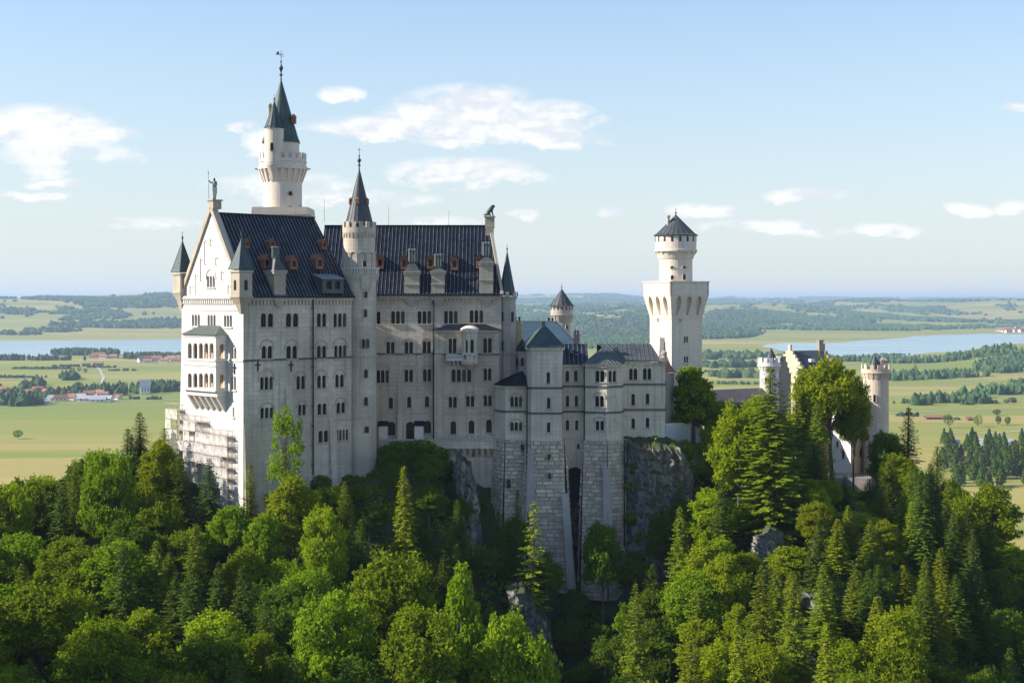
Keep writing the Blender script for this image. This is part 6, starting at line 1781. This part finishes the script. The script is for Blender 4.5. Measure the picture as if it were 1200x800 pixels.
for s_ in range(2): V, F, b_ = broadleaf_mesh(160 + s_, 18, 4.6, 2600, .50, .9, .28); proto('sparse', V, F, b_, M['leaf'], 18)
V, F, b_ = broadleaf_mesh(175, 18, 5.4, 13000, .50, .45, .50); proto('high', V, F, b_, M['leaf_gold'], 18)
for s_ in range(2): V, F, b_ = broadleaf_mesh(180 + s_, 18, 4.3, 17100, .50, 0, .16, 1.6); proto('pointed', V, F, b_, M['leaf'], 18)
for s_ in range(3): V, F, b_ = spruce_mesh(200 + s_, 22, 3.4 + .3 * s_); proto('spruce', V, F, b_, M['needle'], 22)
for s_ in range(2): V, F, b_ = spruce_mesh(220 + s_, 22, 3.3); proto('gspruce', V, F, b_, M['needle_gold'], 22)
for s_ in range(2): V, F, b_ = spruce_mesh(230 + s_, 22, 3.8); proto('mspruce', V, F, b_, M['needle_mid'], 22)
V, F, b_ = spruce_mesh(240, 22, 3.4, .6, .6, .55, .2); proto('thinspruce', V, F, b_, M['needle_gold'], 22)
V, F, b_ = spruce_mesh(250, 34, 5.2, .5, .62, .05, .05); proto('giant', V, F, b_, M['needle_mid'], 34)

KINDNAME = {'broad': ('broadleaf_tree', 'tree'), 'dark': ('broadleaf_tree', 'tree'), 'gold': ('broadleaf_tree', 'tree'), 'sparse': ('broadleaf_tree', 'tree'), 'pointed': ('broadleaf_tree', 'tree'), 'high': ('broadleaf_tree', 'tree'),
            'spruce': ('spruce_tree', 'spruce'), 'gspruce': ('spruce_tree', 'spruce'), 'mspruce': ('spruce_tree', 'spruce'), 'thinspruce': ('spruce_tree', 'spruce'), 'giant': ('spruce_tree', 'spruce')}
TREES = []
def plant(key, x, y, z, h, wscale, label, group=None, v=None):
    P = PROTO[key]; me, tm, H = P[random.randrange(len(P)) if v is None else v % len(P)]
    nm, cat = KINDNAME[key]; T = thing(nm, label, cat, (x, y, z), group)
    for n_, d in (('trunk', tm), ('crown', me)):
        o = bpy.data.objects.new(n_, d); COL.objects.link(o); o.parent = T
    s_ = h / H; T.scale = (s_ * wscale, s_ * wscale, s_); T.rotation_euler = (random.uniform(-.03, .03), random.uniform(-.03, .03), random.uniform(0, 6.28))
    TREES.append((x, y, h)); return T
def hero(key, px, ytop, Y, wpx, label, v=None, group=None, zb=None):
    """a tree singled out in the photo: its tip at px, ytop, standing at distance Y, crown wpx wide"""
    p = at(px, ytop, Y); g = float(hill_z(p.x, Y)[0]) if zb is None else zb
    h = p.z - g
    if h < 4: h = 4; g = p.z - 4
    H = PROTO[key][0][2]; base = {'high': 11.5, 'broad': 11.5, 'dark': 11, 'gold': 11, 'sparse': 10, 'pointed': 9.5, 'spruce': 7.4, 'gspruce': 7, 'mspruce': 8, 'thinspruce': 7, 'giant': 11}[key]
    w = wpx / FPX * Y / (base * h / H)
    plant(key, p.x, Y, g, h, w, label, group, v)
H_ = hero
H_('spruce', 166, 481, 283, 60, 'tall dark spruce rising highest on the left ridge')
H_('spruce', 146, 499, 282, 52, 'dark spruce just left of the highest one on the left ridge')
H_('mspruce', 190, 500, 279, 50, 'bushy spruce right of the highest one on the left ridge')
H_('spruce', 212, 530, 271, 44, 'spruce at the left foot of the scaffold')
H_('spruce', 247, 534, 260, 60, 'dark layered spruce standing right before the scaffolded gable')
H_('broad', 268, 590, 254, 56, 'green tree under the foot of the scaffold')
H_('broad', 312, 600, 252, 54, 'green tree before the palace corner, right of the slim golden spruce')
H_('gspruce', 294, 540, 260, 40, 'slim golden green spruce before the foot of the palace corner')
H_('sparse', 333, 474, 266, 50, 'thin airy tree with bare fork standing against the shaded palace wall')
H_('gold', 345, 556, 258, 78, 'bright yellow green tree below the thin airy one')
H_('gold', 380, 590, 250, 60, 'yellow green tree to the right and below the bright one under the palace')
H_('mspruce', 407, 562, 262, 44, 'slim fresh green spruce left of the golden spruce')
H_('gspruce', 476, 541, 258, 52, 'golden spruce glowing alone on the dark slope under the terrace')
H_('spruce', 604, 570, 281, 30, 'dark spruce at the left foot of the rough stone base')
H_('thinspruce', 622, 583, 270, 56, 'thin spruce with yellow tips in front of the stone base')
H_('dark', 707, 612, 279, 52, 'dark airy tree in shade before the rounded stone buttress')
H_('mspruce', 748, 680, 232, 66, 'fresh green spruce at the bottom of the gorge right of centre')
H_('mspruce', 818, 681, 248, 66, 'broad layered fresh green spruce right of the gorge bottom')
H_('pointed', 814, 424, 330, 74, 'full green tree standing against the foot of the square tower', None, None, -36)
H_('giant', 905, 428, 284, 112, 'huge tallest spruce in front of the gatehouse')
H_('gold', 866, 468, 290, 70, 'yellow green tree left of the huge spruce below the gallery')
H_('gspruce', 936, 446, 334, 50, 'golden green spruce right behind the huge spruce')
H_('pointed', 955, 437, 336, 46, 'slender leafy tree hiding the orange gatehouse wall')
H_('high', 976, 424, 339, 88, 'broad light green tree with open crown before the gatehouse roof')
H_('broad', 1000, 440, 341, 46, 'light green tree touching the beige round tower on its left')
H_('spruce', 1063, 474, 338, 54, 'dark spruce right of the beige round tower')
H_('dark', 1040, 505, 338, 48, 'dark leafy tree under the beige round tower')
H_('spruce', 1097, 520, 318, 50, 'dark spruce on the right shoulder of the hill')
H_('broad', 1152, 568, 302, 78, 'dark rounded tree with lit top on the far right slope')
H_('gspruce', 1070, 585, 280, 40, 'golden tipped spruce left of a pair on the lower right slope')
H_('gspruce', 1102, 640, 268, 38, 'golden tipped spruce right of a pair on the lower right slope')
H_('mspruce', 1085, 650, 262, 34, 'small fresh spruce between the two golden tipped ones')
H_('pointed', 540, 655, 210, 70, 'bright green pointed leafy tree at the bottom centre')
H_('broad', 455, 648, 222, 110, 'large rounded bright tree left of the pointed one at bottom centre')
H_('broad', 395, 690, 205, 110, 'large rounded tree at the bottom left of centre')
H_('broad', 600, 720, 204, 100, 'large rounded bright tree right of the pointed one at bottom centre')
H_('broad', 500, 705, 200, 110, 'large leafy tree low in the middle of the bottom edge')
H_('spruce', 1020, 560, 320, 40, 'dark spruce below the gatehouse terrace')
H_('pointed', 952, 560, 300, 44, 'pale green young tree on the slope below the huge spruce')
H_('gold', 1000, 600, 285, 70, 'yellow green tree on the slope under the gatehouse terrace')
H_('broad', 845, 540, 305, 50, 'green tree right of the dark cliff')
H_('mspruce', 835, 600, 290, 36, 'fresh spruce low beside the dark cliff')
H_('gold', 925, 640, 262, 56, 'yellow green tree beside the sunlit rock patch')
H_('broad', 846, 470, 334, 44, 'green tree just right of the square tower tree, before the gallery')
H_('dark', 866, 474, 338, 40, 'dark green tree below the middle of the gallery')
H_('gold', 884, 462, 336, 40, 'yellow green tree left behind the huge spruce')
H_('dark', 603, 606, 283, 44, 'dark leafy tree at the left foot of the rough stone base')
H_('dark', 640, 648, 276, 42, 'dark leafy tree before the middle of the rough stone base')
H_('spruce', 585, 596, 279, 34, 'dark spruce on the rock slope left of the stone base')
H_('dark', 672, 690, 276, 40, 'dark leafy tree below the tall arched opening')
H_('dark', 742, 655, 281, 44, 'dark leafy tree at the foot of the dark cliff')
H_('dark', 775, 600, 285, 40, 'dark leafy tree growing up the right side of the cliff')
H_('mspruce', 797, 560, 290, 30, 'fresh green spruce against the right edge of the cliff')
H_('dark', 800, 520, 318, 46, 'dark leafy tree under the pale terrace wall')
SKY = np.array([(-200,580),(0,562),(30,560),(60,552),(100,536),(130,520),(150,505),(170,500),(200,522),(225,540),(245,548),(262,560),(275,592),(292,606),(300,580),(330,560),(360,562),(400,568),(430,548),(445,532),(470,521),(495,519),(520,532),(535,552),(545,580),(575,586),(590,600),(620,615),(640,650),(660,695),(685,690),(705,660),(730,665),(748,672),(770,650),(790,590),(806,545),(815,500),(850,480),(880,478),(905,470),(930,462),(965,470),(980,520),(1020,545),(1030,495),(1060,500),(1090,522),(1105,532),(1125,572),(1150,578),(1180,602),(1200,628),(1400,720)], float)
def limit(px): return float(np.interp(px, SKY[:, 0], SKY[:, 1]))
REG = [  # name of the region by px, py of the tree top
 (lambda a, b: a < 290 and b < 620, 'on the upper left slope below the scaffold'), (lambda a, b: a < 330, 'in the shadowed lower left corner of the forest'),
 (lambda a, b: a < 560 and b < 640, 'on the shaded slope under the palace and terrace'), (lambda a, b: a < 700, 'in the gorge bottom below the stone base'),
 (lambda a, b: a < 860, 'on the gorge side below the dark cliff'), (lambda a, b: b < 560, 'around the gatehouse on the ridge'), (lambda a, b: a < 1060, 'on the steep sunny slope below the gatehouse'), (lambda a, b: True, 'on the dark far right slope')]
KW = {'broad': 'green broadleaf tree', 'dark': 'dark green broadleaf tree', 'gold': 'yellow green broadleaf tree', 'pointed': 'slender green broadleaf tree', 'sparse': 'airy tree', 'spruce': 'dark spruce', 'gspruce': 'golden green spruce', 'mspruce': 'fresh green spruce', 'thinspruce': 'thin spruce', 'giant': 'spruce'}
def forest():
    q = random.Random(9)
    for k in range(16):
        px = -30 + k * 14.5 + q.uniform(-3, 3)
        if 140 < px < 175: continue
        Y = q.uniform(258, 282); key = q.choice(['broad', 'gold', 'broad', 'mspruce', 'dark', 'spruce'])
        x = (px - CX) / FPX * Y; g = float(hill_z(x, Y)[0]); h = (HY - limit(px) - q.uniform(0, 9)) / FPX * Y - g
        plant(key, x, Y, g, h, q.uniform(.8, 1.05) * (1.2 if 'spruce' in key else min(1.0, 15 / h + .1)), KW[key] + ' on the crest of the left ridge', KW[key] + 's on the crest of the left ridge')
    rr = random.Random(5); n = 0; tries = 0; kinds = {'b': 0, 's': 0}; cand = []
    while tries < 12000:
        tries += 1
        Y = rr.uniform(150, 352); px = rr.uniform(-140, 1330); x = (px - CX) / FPX * Y
        # no trees in buildings or on the cliff and walls
        if 283 < Y and 195 < px < 800 and Y > (270 + (px - 285) * .16 if px < 420 else 292): continue
        if Y > 258 and 265 < px < 420 and Y > 262 + max(0, (px - 290)) * .17: continue
        if 286 < Y and 575 < px < 812: continue
        if 720 < px < 815 and Y > 278: continue
        if Y > 350 and px > 700: continue
        if 195 < px < 290 and Y > 264: continue
        if Y > 320 and 60 < px < 780: continue
        if any((x - a) ** 2 + (Y - b) ** 2 < (4.6 + .10 * hh) ** 2 for a, b, hh in TREES) : continue
        g = float(hill_z(x, Y)[0])
        steep = 560 < px < 720
        e = mnoise.noise(Vector((x / 28, Y / 28, 1.5))) + rr.uniform(-.25, .25)
        if px < 290: key = 'spruce' if e > .34 else ('mspruce' if e > .22 else ('dark' if e < -.35 else ('gold' if e > .06 else 'broad')))
        elif px < 720: key = 'spruce' if e > .25 else ('dark' if e > -.05 else ('broad' if Y > 225 else 'broad'))
        elif 835 < px < 1060: key = 'spruce' if e > .42 else ('mspruce' if e > .22 else ('gspruce' if e > .12 else ('gold' if e > -.16 else 'broad')))  # more yellow kinds here, so leaf colour carries the sunlit slope
        else: key = 'spruce' if e > .22 else ('mspruce' if e > .10 else ('gspruce' if e > .03 else ('gold' if e > -.12 else ('broad' if e > -.3 else 'dark'))))
        if px > 1120 and key in ('gold', 'gspruce', 'mspruce'): key = 'dark'
        if 430 < px < 700 and Y > 232 and key == 'broad': key = 'dark'
        h = rr.uniform(12, 19) if key not in ('spruce', 'mspruce', 'gspruce') else rr.uniform(13, 24)
        if steep or (430 < px < 560 and Y > 260): h *= .55
        if 860 < px < 1060 and 235 < Y < 320: h *= .62
        top = g + h; py = HY - FPX * top / Y
        lim = limit(px) + rr.uniform(0, 14)
        if py < lim:
            h = (HY - lim) / FPX * Y - g
            if h < 3.2: continue
            py = lim
        if py > 835: continue
        if 430 < px < 545 and py < 645 and rr.random() < .5 and key != 'dark': continue
        # keep the golden spruce, the bright crowns and the stone base in view
        if any(abs(px - a) < w and py < b and Y < yy for a, w, b, yy in ((476, 34, 640, 258), (707, 55, 690, 292), (905, 46, 640, 318), (622, 26, 650, 270), (640, 30, 690, 292), (748, 40, 700, 232), (818, 40, 705, 248), (340, 40, 600, 258), (540, 50, 660, 210), (685, 30, 695, 290), (993, 34, 556, 372))): continue
        if 875 < px < 1015 and py > 660 and rr.random() < .6: continue
        kind = 's' if 'spruce' in key else 'b'
        if kinds[kind] >= (255 if kind == 'b' else 120): continue
        kinds[kind] += 1
        where = next(w for f, w in REG if f(px, py)); TREES.append((x, Y, h)); TREES.pop()
        plant(key, x, Y, g, h, rr.uniform(.9, 1.2) * ((1.0 if h > 9 else 1.25) if kind == 'b' else max(1.0, (24 / h) ** .75)), KW[key] + ' ' + where, KW[key] + 's ' + where)
    print('TREES', kinds)
forest()

# undergrowth: bushes nobody could count cover the ground between the trees
def undergrowth():
    g = np.random.default_rng(3); C, N, S_ = [], [], []
    n = 9500; Y = g.uniform(165, 350, n); px = g.uniform(-60, 1260, n); x = (px - CX) / FPX * Y
    k = ~((Y > 284) & (px > 195) & (px < 800)) & ~((Y > 262 + np.maximum(0, px - 290) * .17) & (px > 262) & (px < 420)) & ~((Y > 262) & (px > 200) & (px < 290))
    x, Y, px = x[k], Y[k], px[k]; z = hill_z(x, Y)
    thin = ((px > 870) & (px < 1010) & (Y > 235) & (Y < 285)); keep = ~thin | (g.random(len(x)) < .55); x, Y, z = x[keep], Y[keep], z[keep]
    for a, b_, c in zip(x, Y, z):
        m_ = 34; r = g.uniform(.7, 1.9); u = g.standard_normal((m_, 3)); u[:, 2] = np.abs(u[:, 2]); u /= np.linalg.norm(u, axis=1)[:, None]
        C.append(np.array([a, b_, c + .2]) + u * np.array([r, r, r * .9]) * g.uniform(.6, 1.1, (m_, 1))); N.append(u)
    C, N = np.concatenate(C), np.concatenate(N); V, F = leaf_quads(C, N, .62, 1.0, .8, g)
    o = np_mesh('undergrowth', V, F, [M['leaf_dark'], M['leaf'], M['leaf_gold']], None, (fb_mask(C)))
    tag(o, 'dense bushes and young growth covering the slopes between the trees', kind='stuff')
def fb_mask(C):
    c = C[::34]; f = np.array([mnoise.noise(Vector((a / 14, b_ / 14, 4.4))) for a, b_, _ in c]); pxs = CX + FPX * c[:, 0] / c[:, 1]
    f = f + np.where((pxs > 850) & (pxs < 1080), .25, -.1)
    return np.repeat(np.where(f > .30, 2, np.where(f > -.05, 1, 0)), 34)
undergrowth()
def terrace_shrubs():
    g = np.random.default_rng(8); C, N = [], []
    for (px, py, Y, rx, rz_) in ((455,530,296,14,9),(470,524,295,18,8),(492,523,294.5,20,8),(512,532,295,16,9),(440,545,293,16,12),(480,540,292,30,12),(505,550,291,24,14),(525,552,294,12,14),(455,560,289,26,14),(495,572,288,28,14),(400,562,288,16,9),(418,566,287,16,9),(375,566,282,14,10),
                                 (768,514,295.5,5,4),(786,520,296,8,5),(745,545,294.6,7,3),(735,568,294.6,6,5),(763,600,293,10,3),(775,648,291,12,6),(795,560,294,8,12),(752,634,292,10,5),(806,530,298,10,9),(790,600,292,16,12),(758,628,291,14,9),(738,606,293,8,6),(782,572,293,10,7),(800,600,291,14,16),(770,618,291,14,8),(780,640,289,16,12),(746,652,290,14,8),(752,560,294,6,4),(772,540,294,6,4)):
        c = at(px, py, Y); k = FPX / Y; m_ = int(rx * rz_ * 4.5); u = g.standard_normal((m_, 3)); u /= np.linalg.norm(u, axis=1)[:, None]
        C.append(np.array(c) + u * np.array([rx / k, 2.0, rz_ / k]) * (g.uniform(.3, 1.05, (m_, 1)) ** .5)); N.append(u + np.array([0, -.2, .3]))
    C, N = np.concatenate(C), np.concatenate(N); V, F = leaf_quads(C, N, .55, 1.0, .8, g)
    tag(np_mesh('shrubs', V, F, M['leaf_dark']), 'dark green shrubs under the terrace and on the cliff', kind='stuff')
terrace_shrubs()
T = thing('dead_trunk', 'bare pale trunk leaning on the gorge side right of centre', 'dead tree', at(826, 700, 262))
mb = MB(); mb.tube(at(826, 700, 262), at(834, 636, 266), .22, .08, 7); mb.build('trunk', M['plank'], T)

# ================================================================== HAZE
m = bpy.data.materials.new('haze_air'); m.use_nodes = True; t = NT(m.node_tree); t.n.remove(t.n['Principled BSDF'])
pv = t.add('ShaderNodeVolumePrincipled'); pv.inputs['Color'].default_value = (.58, .77, 1.0, 1); pv.inputs['Density'].default_value = 4.4e-5; pv.inputs['Anisotropy'].default_value = 0.15
t.l.new(pv.outputs[0], t.n['Material Output'].inputs['Volume'])
V = np.array([(x, y, z) for z in (-193, 125) for x, y in ((-60000, -300), (60000, -300), (60000, 66000), (-60000, 66000))], float)
F = np.array([(3, 2, 1, 0), (4, 5, 6, 7), (0, 1, 5, 4), (1, 2, 6, 5), (2, 3, 7, 6), (3, 0, 4, 7)])
tag(np_mesh('haze', V, F, m), 'thin blue summer haze over the valley', kind='stuff')
